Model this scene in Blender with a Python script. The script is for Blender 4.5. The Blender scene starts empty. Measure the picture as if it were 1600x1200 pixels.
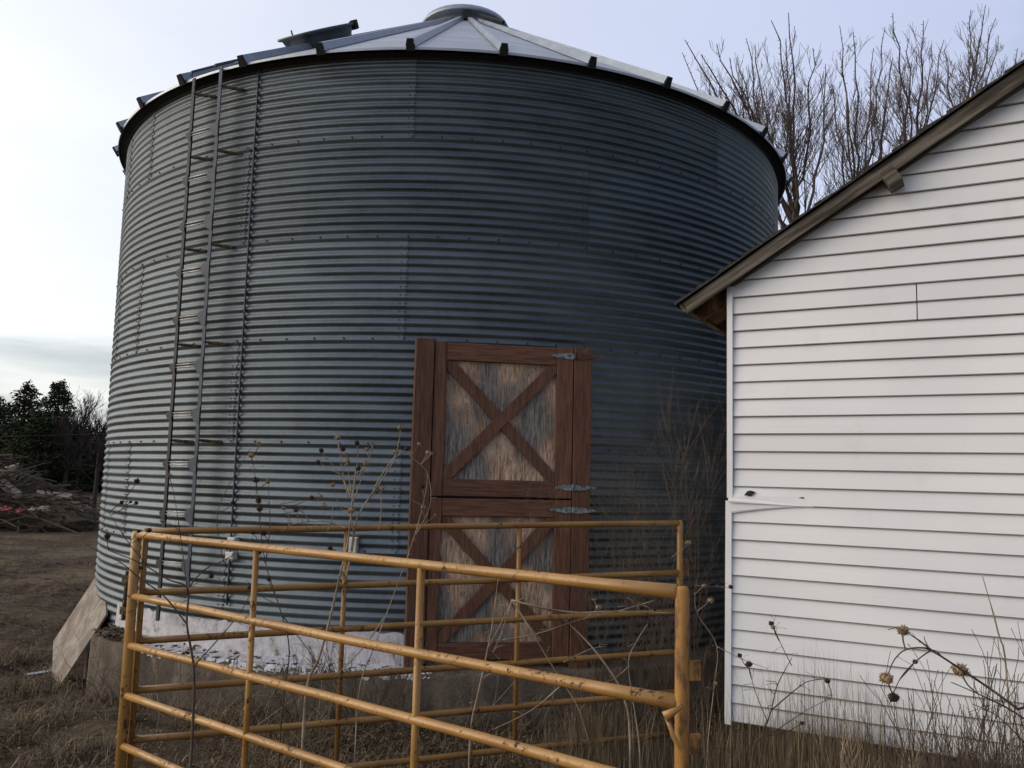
import bpy, math, random
import numpy as np
from mathutils import Vector, Matrix
random.seed(7); rng = np.random.default_rng(7)
sc = bpy.context.scene
C = sc.collection
R_ = math.radians
# ------------------------------------------------------------------ camera
E = 1.90                                   # eye height
FP, PITCH, ROLL = 1320.0, .1087, .0246     # focal length in px of the 1600 wide frame
cF = Vector((0, math.cos(PITCH), math.sin(PITCH)))
U0 = Vector((0, -math.sin(PITCH), math.cos(PITCH))); R0 = Vector((1, 0, 0))
cR = R0*math.cos(ROLL)+U0*math.sin(ROLL); cU = -R0*math.sin(ROLL)+U0*math.cos(ROLL)
cam = bpy.data.objects.new('camera', bpy.data.cameras.new('camera')); C.objects.link(cam)
cam.data.sensor_width = 36; cam.data.lens = FP/1600*36; cam.data.clip_end = 2000; cam.data.clip_start = .05
m = Matrix((cR, cU, -cF)).transposed().to_4x4(); m.translation = (0, 0, E); cam.matrix_world = m
sc.camera = cam
# ------------------------------------------------------------------ sky, sun, exposure
SUN_AZ, SUN_EL = R_(-100), R_(18)          # azimuth from the view direction (+y), clockwise positive
w = bpy.data.worlds.new('World'); sc.world = w; w.use_nodes = True
nt = w.node_tree; nt.nodes.clear(); N = nt.nodes.new; L = nt.links.new
def mth(t, op, a, b=None, c=None, clamp=False):
    n = t.nodes.new('ShaderNodeMath'); n.operation = op; n.use_clamp = clamp
    for i, x in enumerate((a, b, c)):
        if x is None: continue
        if hasattr(x, 'links'): t.links.new(x, n.inputs[i])
        else: n.inputs[i].default_value = x
    return n.outputs[0]
def mixc(t, fac, a, b, mode='MIX'):
    n = t.nodes.new('ShaderNodeMix'); n.data_type = 'RGBA'; n.blend_type = mode
    for s, x in ((n.inputs[0], fac), (n.inputs[6], a), (n.inputs[7], b)):
        if hasattr(x, 'links'): t.links.new(x, s)
        elif isinstance(x, (int, float)): s.default_value = x
        else: s.default_value = (*x, 1)
    return n.outputs[2]
def ramp(t, fac, stops, interp='LINEAR'):
    n = t.nodes.new('ShaderNodeValToRGB'); n.color_ramp.interpolation = interp; e = n.color_ramp.elements
    while len(e) < len(stops): e.new(.5)
    for el, (p, c) in zip(e, stops):
        el.position = p; el.color = (*c, 1) if isinstance(c, tuple) else (c, c, c, 1)
    t.links.new(fac, n.inputs[0]); return n.outputs[0]
def mapr(t, v, a, b, c, d, smooth=True):
    n = t.nodes.new('ShaderNodeMapRange'); n.interpolation_type = 'SMOOTHSTEP' if smooth else 'LINEAR'
    t.links.new(v, n.inputs[0])
    for i, x in enumerate((a, b, c, d)): n.inputs[i+1].default_value = x
    return n.outputs[0]
sky = N('ShaderNodeTexSky'); sky.sky_type = 'NISHITA'; sky.sun_disc = False
sky.sun_elevation = SUN_EL; sky.sun_rotation = SUN_AZ; sky.air_density = 1; sky.dust_density = 2
tc = N('ShaderNodeTexCoord'); nm = N('ShaderNodeVectorMath'); nm.operation = 'NORMALIZE'; L(tc.outputs['Generated'], nm.inputs[0])
dirv = nm.outputs[0]
def vdot(v):
    n = N('ShaderNodeVectorMath'); n.operation = 'DOT_PRODUCT'; L(dirv, n.inputs[0]); n.inputs[1].default_value = v; return n.outputs['Value']
sep = N('ShaderNodeSeparateXYZ'); L(dirv, sep.inputs[0]); dz = sep.outputs[2]
ga, ge = R_(-72), R_(5)                    # the bright thin cloud round the low sun
glow = vdot((math.sin(ga)*math.cos(ge), math.cos(ga)*math.cos(ge), math.sin(ge)))
sc1 = N('ShaderNodeVectorMath'); sc1.operation = 'MULTIPLY'; L(dirv, sc1.inputs[0]); sc1.inputs[1].default_value = (1, 1, 3.2)
nz = N('ShaderNodeTexNoise'); L(sc1.outputs[0], nz.inputs['Vector']); nz.inputs['Scale'].default_value = 2.2; nz.inputs['Detail'].default_value = 6; nz.inputs['Roughness'].default_value = .5
sc2 = N('ShaderNodeVectorMath'); sc2.operation = 'MULTIPLY'; L(dirv, sc2.inputs[0]); sc2.inputs[1].default_value = (1, 1, 7)
nz2 = N('ShaderNodeTexNoise'); L(sc2.outputs[0], nz2.inputs['Vector']); nz2.inputs['Scale'].default_value = 4.5; nz2.inputs['Detail'].default_value = 7
gl = mth(nt, 'ADD', glow, mth(nt, 'MULTIPLY', mth(nt, 'SUBTRACT', nz.outputs[0], .5), .35))
col = ramp(nt, mapr(nt, gl, -.55, 1.0, 0, 1, False), [(0, (.20, .23, .31)), (.12, (.26, .30, .40)), (.22, (.58, .62, .82)), (.36, (.64, .685, .88)), (.52, (.70, .74, .91)), (.68, (.79, .82, .94)), (.80, (.97, .98, 1.02)), (.88, (1.15, 1.14, 1.12)), (1, (2.0, 1.9, 1.75))])
# grey cloud deck low over the horizon
band = mapr(nt, mth(nt, 'ADD', dz, mth(nt, 'MULTIPLY', mth(nt, 'SUBTRACT', nz2.outputs[0], .5), .06)), .115, .15, 1, 0)
gdeck = ramp(nt, nz2.outputs[0], [(.36, (.50, .52, .56)), (.5, (.66, .68, .70)), (.62, (.88, .88, .88))])
near = mapr(nt, dz, .0, .05, 1, 0)
gdeck = mixc(nt, mth(nt, 'MULTIPLY', near, .55), gdeck, (.92, .84, .68))
col = mixc(nt, mth(nt, 'MULTIPLY', band, .9), col, gdeck)
bg1 = N('ShaderNodeBackground'); L(sky.outputs[0], bg1.inputs[0]); bg1.inputs[1].default_value = .05
bg2 = N('ShaderNodeBackground'); L(col, bg2.inputs[0]); bg2.inputs[1].default_value = .86
ad = N('ShaderNodeAddShader'); L(bg1.outputs[0], ad.inputs[0]); L(bg2.outputs[0], ad.inputs[1])
wo_ = N('ShaderNodeOutputWorld'); L(ad.outputs[0], wo_.inputs[0])
sun = bpy.data.objects.new('sun', bpy.data.lights.new('sun', 'SUN')); C.objects.link(sun)
sun.data.energy = 1.6; sun.data.angle = R_(75); sun.data.color = (1, .88, .71)
sd = Vector((math.sin(SUN_AZ)*math.cos(SUN_EL), math.cos(SUN_AZ)*math.cos(SUN_EL), math.sin(SUN_EL)))
sun.rotation_euler = sd.to_track_quat('Z', 'Y').to_euler()
sc.view_settings.view_transform = 'Standard'; sc.view_settings.look = 'None'
sc.view_settings.exposure = 0; sc.view_settings.gamma = 1; sc.view_settings.use_curve_mapping = False
# ------------------------------------------------------------------ helpers
def ray(u, v): return (cR*(u-800)+cU*(600-v)+cF*FP)
EYE = Vector((0, 0, E))
def P(u, v, Y):                            # the place at distance Y in front of the eye
    d = ray(u, v); return EYE+d*(Y/d.y)
def PZ(u, v, z): d = ray(u, v); return EYE+d*((z-E)/d.z)
WO = {}
def kv(o, **k):
    for a, b in k.items():
        if b is not None: o[a] = b
def thing(name, label, cat, loc, group=None, kind=None):
    o = bpy.data.objects.new(name, None); C.objects.link(o); o.location = loc; o.empty_display_size = .1
    WO[o] = Vector(loc); kv(o, label=label, category=cat, group=group, kind=kind); return o
class MB:
    def __init__(s): s.v = []; s.f = []
    def add(s, vs, fs):
        b = len(s.v); s.v += [tuple(x) for x in vs]; s.f += [tuple(b+i for i in f) for f in fs]
    def hexa(s, c):    # 8 corners: bottom loop 4, top loop 4
        s.add(c, [(3,2,1,0),(4,5,6,7),(0,1,5,4),(1,2,6,5),(2,3,7,6),(3,0,4,7)])
    def box(s, o, x, y, z, a=(-.5,.5), b=(-.5,.5), c=(-.5,.5)):   # origin + axes vectors with extents
        o = Vector(o); x = Vector(x); y = Vector(y); z = Vector(z)
        s.hexa([o+x*i+y*j+z*k for k in c for i, j in ((a[0],b[0]),(a[1],b[0]),(a[1],b[1]),(a[0],b[1]))])
    def bbox(s, o, x, y, z, a, b, c, bev=.004):   # box with its x-z face (outer b[1]) chamfered
        o = Vector(o); x = Vector(x); y = Vector(y); z = Vector(z)
        def loop(bb, e): return [o+x*i+y*bb+z*k for i, k in ((a[0]+e,c[0]+e),(a[1]-e,c[0]+e),(a[1]-e,c[1]-e),(a[0]+e,c[1]-e))]
        vs = loop(b[0],0)+loop(b[1]-bev,0)+loop(b[1],bev)
        fs = [(3,2,1,0),(8,9,10,11)]
        for q in (0,4):
            for i in range(4): fs.append((q+i,q+(i+1)%4,q+4+(i+1)%4,q+4+i))
        s.add(vs, fs)
    def tube(s, pts, r, n=8, caps=True):
        pts = [Vector(p) for p in pts]
        rs = r if isinstance(r, (list, tuple)) else [r]*len(pts)
        prev = None; b = len(s.v)
        for i, p in enumerate(pts):
            t = (pts[min(i+1, len(pts)-1)]-pts[max(i-1, 0)])
            if t.length < 1e-9: t = Vector((0,0,1))
            t.normalize()
            if prev is None: prev = t.orthogonal().normalized()
            prev = (prev-t*prev.dot(t)); prev = prev.normalized() if prev.length > 1e-6 else t.orthogonal().normalized()
            q = t.cross(prev)
            for k in range(n):
                a = 2*math.pi*k/n; s.v.append(tuple(p+(prev*math.cos(a)+q*math.sin(a))*rs[i]))
        for i in range(len(pts)-1):
            for k in range(n):
                s.f.append((b+i*n+k, b+i*n+(k+1)%n, b+(i+1)*n+(k+1)%n, b+(i+1)*n+k))
        if caps and n > 2:
            s.f.append(tuple(b+k for k in reversed(range(n)))); e = b+(len(pts)-1)*n; s.f.append(tuple(e+k for k in range(n)))
    def ball(s, c, r, nu=7, nv=5, sq=(1,1,1), jit=0):
        c = Vector(c); vs = [c+Vector((0,0,-r*sq[2]))]; fs = []
        for j in range(1, nv):
            a = -math.pi/2+math.pi*j/nv
            for i in range(nu):
                b_ = 2*math.pi*i/nu; k = 1+random.uniform(-jit, jit)
                vs.append(c+Vector((math.cos(a)*math.cos(b_)*r*sq[0]*k, math.cos(a)*math.sin(b_)*r*sq[1]*k, math.sin(a)*r*sq[2]*k)))
        vs.append(c+Vector((0,0,r*sq[2])))
        for i in range(nu): fs.append((0, 1+(i+1)%nu, 1+i)); fs.append((len(vs)-1, len(vs)-1-nu+i, len(vs)-1-nu+(i+1)%nu))
        for j in range(nv-2):
            for i in range(nu): fs.append((1+j*nu+i, 1+j*nu+(i+1)%nu, 1+(j+1)*nu+(i+1)%nu, 1+(j+1)*nu+i))
        s.add(vs, fs)
    def mesh(s, name, mat, smooth=False):
        me = bpy.data.meshes.new(name); me.from_pydata(s.v, [], s.f); me.validate()
        if mat: me.materials.append(mat)
        if smooth: me.polygons.foreach_set('use_smooth', [True]*len(me.polygons))
        me.update(); return me
    def build(s, name, mat, parent=None, smooth=False, **k):
        return link(name, s.mesh(name, mat, smooth), parent, **k)
def link(name, me, parent=None, loc=None, local=False, tone=None, **k):
    o = bpy.data.objects.new(name, me); C.objects.link(o)
    if parent is not None: o.parent = parent
    if local: o.location = loc or (0,0,0); WO[o] = WO[parent]+Vector(o.location)
    else:
        o.location = -WO[parent] if parent is not None else Vector((0,0,0)); WO[o] = Vector((0,0,0))
    if tone is not None: o.color = (tone, tone, tone, 1)
    kv(o, **k); return o
# ------------------------------------------------------------------ materials
def mat(name, base, rough=.7, metal=0, fn=None, spec=.5, tone=False):
    m = bpy.data.materials.new(name); m.use_nodes = True; t = m.node_tree; b = t.nodes['Principled BSDF']
    b.inputs['Roughness'].default_value = rough; b.inputs['Metallic'].default_value = metal
    b.inputs['Specular IOR Level'].default_value = spec
    c = base
    if fn: c = fn(t, b)
    if tone:
        oi = t.nodes.new('ShaderNodeObjectInfo'); 
        if not hasattr(c, 'links'): n = t.nodes.new('ShaderNodeRGB'); n.outputs[0].default_value = (*c, 1); c = n.outputs[0]
        c = mixc(t, 1.0, c, oi.outputs['Color'], 'MULTIPLY')
    if hasattr(c, 'links'): t.links.new(c, b.inputs['Base Color'])
    else: b.inputs['Base Color'].default_value = (*c, 1)
    return m
def noise(t, scale, detail=4, rough=.5, stretch=None, dist=0, coord='Object'):
    tc = t.nodes.new('ShaderNodeTexCoord'); v = tc.outputs[coord]
    if stretch:
        mp = t.nodes.new('ShaderNodeMapping'); mp.inputs['Scale'].default_value = stretch; t.links.new(v, mp.inputs[0]); v = mp.outputs[0]
    n = t.nodes.new('ShaderNodeTexNoise'); t.links.new(v, n.inputs['Vector']); n.inputs['Scale'].default_value = scale
    n.inputs['Detail'].default_value = detail; n.inputs['Roughness'].default_value = rough; n.inputs['Distortion'].default_value = dist
    return n.outputs[0]
def bump(t, b, h, strength=.3, dist=.01):
    n = t.nodes.new('ShaderNodeBump'); n.inputs['Strength'].default_value = strength; n.inputs['Distance'].default_value = dist
    t.links.new(h, n.inputs['Height']); t.links.new(n.outputs[0], b.inputs['Normal'])
def f_galv(base, lo=.35, hi=.5):
    def fn(t, b):
        sp = noise(t, 28, 3, .6); st = noise(t, 1.3, 5, .6, (1, 1, 5)); dr = noise(t, 6, 4, .6, (1, 1, .12))
        c = mixc(t, mapr(t, st, .35, .65, 0, 1), tuple(x*.78 for x in base), tuple(x*1.18 for x in base))
        c = mixc(t, mth(t, 'MULTIPLY', mapr(t, sp, .4, .7, 0, 1), .25), c, tuple(min(1, x*1.35) for x in base))
        c = mixc(t, mth(t, 'MULTIPLY', mapr(t, dr, .52, .72, 0, 1), .18), c, tuple(x*.6 for x in base))
        wh = noise(t, 55, 3, .7)
        c = mixc(t, mth(t, 'MULTIPLY', mapr(t, wh, .70, .78, 0, 1), .5), c, (.5, .5, .5))
        t.links.new(mapr(t, st, .3, .7, lo, hi), b.inputs['Roughness'])
        bump(t, b, noise(t, 9, 3), .12, .01)
        return c
    return fn
M = {}
M['galv'] = mat('galvanised_sheet', None, .45, .82, f_galv((.090, .108, .122), .44, .58), tone=True)
M['roofm'] = mat('roof_sheet', None, .45, .6, f_galv((.36, .38, .41), .42, .55), tone=True)
M['rib'] = mat('roof_rib_metal', None, .45, .6, f_galv((.26, .29, .34)))
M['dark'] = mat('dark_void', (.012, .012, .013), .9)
def f_dsteel(t, b): return ramp(t, noise(t, 20, 5), [(.35, (.010, .012, .016)), (.65, (.022, .027, .036))])
M['dsteel'] = mat('dark_steel', None, .65, .1, f_dsteel)
M['bsteel'] = mat('blue_grey_steel', None, .6, .1, lambda t, b: ramp(t, noise(t, 18, 5), [(.35, (.022, .030, .050)), (.65, (.04, .052, .078))]))
M['rung'] = mat('zinc_rung', None, .45, .6, lambda t, b: ramp(t, noise(t, 30, 3), [(.35, (.24, .24, .24)), (.65, (.40, .40, .39))]))
M['rustbr'] = mat('rusty_bracket', None, .8, .2, lambda t, b: ramp(t, noise(t, 60, 4), [(.35, (.02, .016, .01)), (.5, (.05, .04, .02)), (.65, (.18, .13, .04))]))
def f_red(t, b):
    g = noise(t, 10, 6, .65, (7, 7, .5), .6); p = noise(t, 3, 5, .6)
    c = mixc(t, mapr(t, g, .35, .65, 0, 1), (.078, .036, .022), (.155, .073, .046))
    c = mixc(t, mth(t, 'MULTIPLY', mapr(t, p, .58, .75, 0, 1), .5), c, (.18, .095, .07))
    k = noise(t, 18, 2, .5); c = mixc(t, mapr(t, k, .74, .78, 0, .85), c, (.02, .01, .008))
    bump(t, b, g, .35, .004); return c
def f_redh(t, b):
    g = noise(t, 10, 6, .65, (.5, .5, 7), .6)
    c = mixc(t, mapr(t, g, .35, .65, 0, 1), (.078, .036, .022), (.155, .073, .046)); bump(t, b, g, .35, .004); return c
M['redh'] = mat('red_brown_stained_rail', None, .75, 0, f_redh, .3, tone=True)
M['red'] = mat('red_brown_stained_board', None, .75, 0, f_red, .3, tone=True)
def f_ply(t, b):
    g = noise(t, 9, 8, .7, (5, 5, .55), 1.8); g2 = noise(t, 24, 6, .7, (4, 4, .3), .8); p = noise(t, 3.4, 3, .5, (1, 1, .55))
    c = mixc(t, mapr(t, g, .38, .60, 0, 1), (.20, .095, .045), (.58, .45, .34))
    c = mixc(t, mth(t, 'MULTIPLY', mapr(t, g2, .45, .62, 0, 1), .6), c, (.25, .17, .12))
    gr = mixc(t, mapr(t, g2, .38, .62, 0, 1), (.06, .058, .057), (.25, .235, .22))
    c = mixc(t, mapr(t, mth(t, 'ADD', p, mth(t, 'MULTIPLY', mth(t, 'SUBTRACT', g, .5), .8)), .50, .57, 0, .95), c, gr)
    bump(t, b, g2, .2, .003); return c
M['ply'] = mat('weathered_plywood_door_panel', None, .85, 0, f_ply, .2)
M['hinge'] = mat('zinc_strap_hinge', None, .5, .5, lambda t, b: ramp(t, noise(t, 40, 4), [(.35, (.08, .085, .09)), (.55, (.22, .27, .30)), (.7, (.34, .4, .42))]))
M['hinger'] = mat('rusted_hinge', None, .8, .2, lambda t, b: ramp(t, noise(t, 40, 4), [(.35, (.05, .02, .015)), (.65, (.13, .055, .04))]))
def f_yel(t, b):
    p = noise(t, 3, 6, .6); s = noise(t, 44, 6, .8); l = noise(t, 5, 5, .75)
    c = mixc(t, mapr(t, p, .3, .7, 0, 1), (.285, .142, .034), (.43, .235, .070))
    msk = mth(t, 'ADD', s, mth(t, 'MULTIPLY', mth(t, 'SUBTRACT', l, .5), .75))
    c = mixc(t, mapr(t, msk, .60, .65, 0, 1), c, (.045, .018, .008))
    c = mixc(t, mapr(t, noise(t, 12, 6, .8), .54, .70, 0, .55), c, (.17, .07, .018))
    bump(t, b, s, .12, .003); t.links.new(mapr(t, msk, .5, .66, .34, .85), b.inputs['Roughness']); return c
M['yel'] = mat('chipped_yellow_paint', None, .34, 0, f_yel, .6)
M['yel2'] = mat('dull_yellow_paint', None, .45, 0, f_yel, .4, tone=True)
M['rustpost'] = mat('rusted_yellow_post', None, .7, 0, lambda t, b: ramp(t, noise(t, 9, 6, .75, (1, 1, .35)), [(.38, (.035, .013, .007)), (.47, (.12, .05, .015)), (.535, (.30, .145, .034)), (.7, (.42, .21, .055))]))
def f_side(t, b):
    p = noise(t, 1.2, 4, .5); d = noise(t, 7, 5, .6, (1, 1, .5)); g = noise(t, 60, 2, .5, (.3, .3, 3))
    c = mixc(t, mapr(t, p, .3, .7, 0, 1), (.69, .69, .70), (.75, .75, .75))
    c = mixc(t, mth(t, 'MULTIPLY', mapr(t, d, .55, .8, 0, 1), .22), c, (.50, .49, .47))
    bump(t, b, g, .05, .003); return c
M['siding'] = mat('white_vinyl_siding', None, .45, 0, f_side, .4, tone=True)
def along(t, ax, sc_):     # noise space stretched along one direction of a board
    tc = t.nodes.new('ShaderNodeTexCoord'); a = Vector(ax).normalized(); p = Vector((0,0,1)).cross(a).normalized(); q = a.cross(p); cb = t.nodes.new('ShaderNodeCombineXYZ')
    for i, (v, s_) in enumerate(((a, sc_), (p, 1), (q, 1))):
        n = t.nodes.new('ShaderNodeVectorMath'); n.operation = 'DOT_PRODUCT'; t.links.new(tc.outputs['Object'], n.inputs[0]); n.inputs[1].default_value = v*s_; t.links.new(n.outputs['Value'], cb.inputs[i])
    return cb.outputs[0]
def f_oldw(t, b):
    vec = along(t, (.746, -.414, .52), .06); n = t.nodes.new('ShaderNodeTexNoise'); t.links.new(vec, n.inputs['Vector']); n.inputs['Scale'].default_value = 38; n.inputs['Detail'].default_value = 6; n.inputs['Roughness'].default_value = .65; g = n.outputs[0]
    q = noise(t, 2.4, 4); fi = noise(t, 60, 3, .7)
    c = mixc(t, mapr(t, g, .35, .65, 0, 1), (.045, .037, .030), (.165, .145, .118))
    c = mixc(t, mapr(t, mth(t, 'ADD', q, mth(t, 'MULTIPLY', mth(t, 'SUBTRACT', fi, .5), .4)), .60, .70, 0, .8), c, (.15, .095, .03)); bump(t, b, g, .5, .006); return c
M['lapshade'] = mat('shade_painted_lap_edge', (.30, .285, .27), .9)  # shadow line at each siding lap, painted as a darker plank edge
M['oldw'] = mat('weathered_rake_board', None, .9, 0, f_oldw, .2)
M['soffit'] = mat('brown_soffit_board', None, .9, 0, lambda t, b: ramp(t, noise(t, 6, 6, .7, (1, 4, 1)), [(.35, (.035, .018, .010)), (.55, (.12, .065, .035)), (.7, (.24, .15, .08))]), .2)
def f_shing(t, b):
    s = noise(t, 90, 3, .7); q = noise(t, 5, 5)
    c = mixc(t, mapr(t, s, .35, .65, 0, 1), (.02, .018, .017), (.07, .062, .055))
    c = mixc(t, mapr(t, q, .60, .68, 0, .6), c, (.13, .095, .03)); bump(t, b, s, .5, .006); return c
M['shing'] = mat('dark_asphalt_shingle', None, .95, 0, f_shing, .2)
def f_conc(t, b):
    p = noise(t, 2.5, 6, .65); s = noise(t, 30, 5, .7); d = noise(t, 5, 4, .6, (1, 1, .3))
    c = mixc(t, mapr(t, p, .3, .7, 0, 1), (.070, .056, .043), (.150, .122, .094))
    c = mixc(t, mth(t, 'MULTIPLY', mapr(t, d, .5, .7, 0, 1), .5), c, (.055, .045, .036))
    c = mixc(t, mth(t, 'MULTIPLY', mapr(t, s, .5, .7, 0, 1), .3), c, (.07, .06, .05)); w2 = noise(t, 1.1, 8, .8); c = mixc(t, mapr(t, mth(t, 'ABSOLUTE', mth(t, 'SUBTRACT', w2, .5)), 0, .008, .8, 0), c, (.02, .017, .014)); c = mixc(t, mapr(t, noise(t, 9, 5, .7), .60, .70, 0, .5), c, (.23, .20, .165)); bump(t, b, s, .7, .012); return c
M['conc'] = mat('stained_concrete', None, .95, 0, f_conc, .2)
M['peel'] = mat('peeling_white_coating', None, .6, 0, lambda t, b: (bump(t, b, noise(t, 8, 4), .4, .02), ramp(t, noise(t, 13, 6, .75), [(.34, (.10, .085, .065)), (.40, (.34, .33, .34)), (.55, (.48, .47, .50))]))[1])
def f_grnd(t, b):
    a = noise(t, .55, 6, .6, (1, 1, 1)); g = noise(t, 7, 8, .75, (1, 1.6, 1), .8); f = noise(t, 45, 5, .75); r = noise(t, 1.6, 5, .6, (.45, 2.2, 1), .6)
    c = mixc(t, mapr(t, g, .35, .65, 0, 1), (.026, .016, .011), (.135, .096, .062))
    c = mixc(t, mapr(t, a, .45, .65, 0, .65), c, (.19, .15, .095))
    c = mixc(t, mapr(t, r, .50, .64, 0, .65), c, (.030, .019, .013))
    c = mixc(t, mapr(t, f, .55, .72, 0, .65), c, (.15, .12, .085))
    bump(t, b, mth(t, 'ADD', g, mth(t, 'MULTIPLY', f, .5)), 1.0, .06); return c
M['ground'] = mat('trampled_brown_soil', None, .97, 0, f_grnd, .1)
def f_attr(cols, vary=.35):
    def fn(t, b):
        g = t.nodes.new('ShaderNodeNewGeometry'); c = ramp(t, g.outputs['Random Per Island'], [(i/(len(cols)-1), x) for i, x in enumerate(cols)]); return c
    return fn
M['grass'] = mat('dry_grass', None, .85, 0, f_attr([(.06, .042, .026), (.13, .092, .052), (.22, .17, .10), (.09, .07, .045), (.36, .29, .18)]), .2)
M['litter'] = mat('leaf_litter', None, .9, 0, f_attr([(.035, .022, .014), (.10, .065, .04), (.05, .032, .02), (.22, .17, .11), (.07, .045, .03)]), .2)
M['stemp'] = mat('pale_dry_stem', None, .85, 0, lambda t, b: ramp(t, noise(t, 12, 4), [(.35, (.16, .12, .085)), (.65, (.36, .29, .21))]), .2)
M['stemd'] = mat('dark_dry_stem', None, .85, 0, lambda t, b: ramp(t, noise(t, 12, 4), [(.35, (.045, .032, .026)), (.65, (.10, .075, .055))]), .2)
M['head'] = mat('dry_seed_head', None, .95, 0, lambda t, b: ramp(t, noise(t, 160, 4, .7), [(.34, (.05, .03, .018)), (.48, (.20, .13, .07)), (.62, (.42, .33, .20))]), .1)
M['headd'] = mat('dark_seed_head', None, .95, 0, lambda t, b: ramp(t, noise(t, 160, 4, .7), [(.36, (.015, .010, .008)), (.65, (.085, .05, .035))]), .1)
M['bark'] = mat('bare_tree_bark', None, .9, 0, lambda t, b: ramp(t, noise(t, 9, 5), [(.3, (.055, .043, .040)), (.65, (.125, .098, .085))]), .2)
M['bark2'] = mat('far_bark', (.045, .036, .032), .9)
M['needle'] = mat('dark_conifer_foliage', None, .9, 0, f_attr([(.012, .016, .008), (.03, .038, .018), (.018, .022, .012), (.05, .055, .026)]), .1)
M['twigs'] = mat('far_bare_twigs', None, .9, 0, f_attr([(.022, .018, .017), (.05, .04, .036), (.03, .024, .024)]), .1)
def f_board(t, b):
    g = noise(t, 6, 7, .7, (1, 1, 1), .5); s = noise(t, 2.2, 5)
    c = mixc(t, mapr(t, g, .35, .65, 0, 1), (.17, .145, .12), (.33, .29, .245)); c = mixc(t, mapr(t, s, .55, .7, 0, .6), c, (.15, .10, .07)); bump(t, b, g, .3, .004); return c
M['board'] = mat('weathered_sheet_of_plywood', None, .85, 0, f_board, .2)
M['lumber'] = mat('grey_lumber', None, .9, 0, lambda t, b: ramp(t, noise(t, 5, 6), [(.35, (.14, .115, .095)), (.65, (.30, .25, .21))]), .2)
M['redrag'] = mat('faded_red_plastic', None, .6, 0, lambda t, b: ramp(t, noise(t, 4, 4), [(.4, (.12, .015, .02)), (.6, (.34, .045, .05))]))
M['white'] = mat('white_plastic', (.55, .53, .47), .5)
M['wire'] = mat('wire', (.05, .05, .05), .6)
# ------------------------------------------------------------------ ground
def gz(x, y):
    f = .15*(1-min(1, max(0, (y-6.3)/2.5)))-.10*min(1, max(0, (-x-2)/1.5))*min(1, max(0, (y-3)/2))*(1-min(1, max(0, (y-7.5)/3)))
    l = -.05*min(1, max(0, (-x-2.6)/1.6))*min(1, max(0, (y-5.5)/2))*(1-min(1, max(0, (y-14)/8)))
    f += .16*min(1, max(0, (x-.9)/.9))*min(1, max(0, (6.2-y)/1.5))
    b = .025*math.sin(x*1.7+y*.6)*math.cos(y*1.3-x*.4)+.015*math.sin(x*5.1+1)*math.sin(y*3.7)
    return f+l+b*min(1, y/3 if y > 0 else 0)
def sheet(xs, ys, zf, name, mt, off=0):
    xx, yy = len(xs), len(ys)
    v = [(x, y, zf(x, y)+off) for y in ys for x in xs]
    f = [(j*xx+i, j*xx+i+1, (j+1)*xx+i+1, (j+1)*xx+i) for j in range(yy-1) for i in range(xx-1)]
    b = MB(); b.v = v; b.f = f; return b
def grad(a, b, n, k): return [a+(b-a)*((i/n)**k) for i in range(n+1)]
def span(a, b, st): return list(np.arange(a, b, st))
def outw(a, n, e): return [a+(e-a)*((i+1)/n)**3 for i in range(n)]
xs = [-v for v in reversed(outw(9, 60, 900))]+span(-9, 5, .07)+[5+v for v in outw(0, 60, 900)]
ys = [-v for v in reversed(outw(0, 25, 300))]+span(0, 2.2, .4)+span(2.2, 17, .07)+[17+v for v in outw(0, 70, 1200)]
from mathutils import noise as mn
def gz2(x, y):
    r = math.hypot(x, y); k = min(1, max(0, (30-r)/14)) if y > 0 else 0
    if k == 0: return gz(x, y)
    left = min(1, max(0, (-x-1.2)/1.2))
    lump = (.055*mn.noise(Vector((x*1.1, y*1.4, 0)))+(.02+.03*left)*mn.noise(Vector((x*3.1, y*3.9, 3)))+(.006+.016*left)*mn.noise(Vector((x*8.5, y*9.5, 6))))*k
    rut = -.05*math.exp(-((y-9.6-.25*x)/.28)**2)*(1 if x < -2.8 else 0)-.05*math.exp(-((y-12.5-.3*x)/.3)**2)*(1 if x < -3 else 0)
    return gz(x, y)+lump+rut
g = sheet(xs, ys, gz2, 'ground', M['ground']).build('ground', M['ground'], None, True, kind='structure')
# ------------------------------------------------------------------ grain bin
SC = Vector((-.7053, 10.2369, 0)); RAD = 3.776
ZB = [E+2.6504+.8128*(1-k) for k in range(7)]        # ring joints, top to bottom
BIN = thing('grain_bin', 'large round corrugated galvanised steel grain bin with a conical roof and a wooden plank door', 'grain bin', SC)
def pol(a, r, z): a = R_(a); return Vector((math.sin(a)*r, -math.cos(a)*r, z))    # local, angle 0 faces the camera side
STEP = 360/33
AMP, NC = .0078, 12
def sheet_mesh(span, h, name='wall_sheet', NC=NC):
    b = MB(); na = max(2, int(span/1.35)); ns = int(NC*8); ov = .55
    for j in range(ns+1):
        z = h*j/ns; r0 = AMP*math.cos(2*math.pi*NC*j/ns)
        for i in range(na+2):
            if i <= na: a = span*i/na; r = RAD+r0
            else: a = span+ov; r = RAD+r0+.0045
            if i == na: r = RAD+r0+.0030
            b.v.append(tuple(pol(a, r, z)))
    W = na+2
    for j in range(ns):
        for i in range(W-1): b.f.append((j*W+i, j*W+i+1, (j+1)*W+i+1, (j+1)*W+i))
    return b.mesh(name, M['galv'], True)
full = sheet_mesh(STEP*4, .8128); stub = sheet_mesh(STEP, .8128)
full0 = sheet_mesh(STEP*4, .8128*10.5/12, NC=10.5); stub0 = sheet_mesh(STEP, .8128*10.5/12, NC=10.5)
tones = {(0,0):.93,(0,1):.86,(1,0):.95,(1,1):.95,(2,0):1.0,(3,0):1.12,(4,0):1.05}
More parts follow.
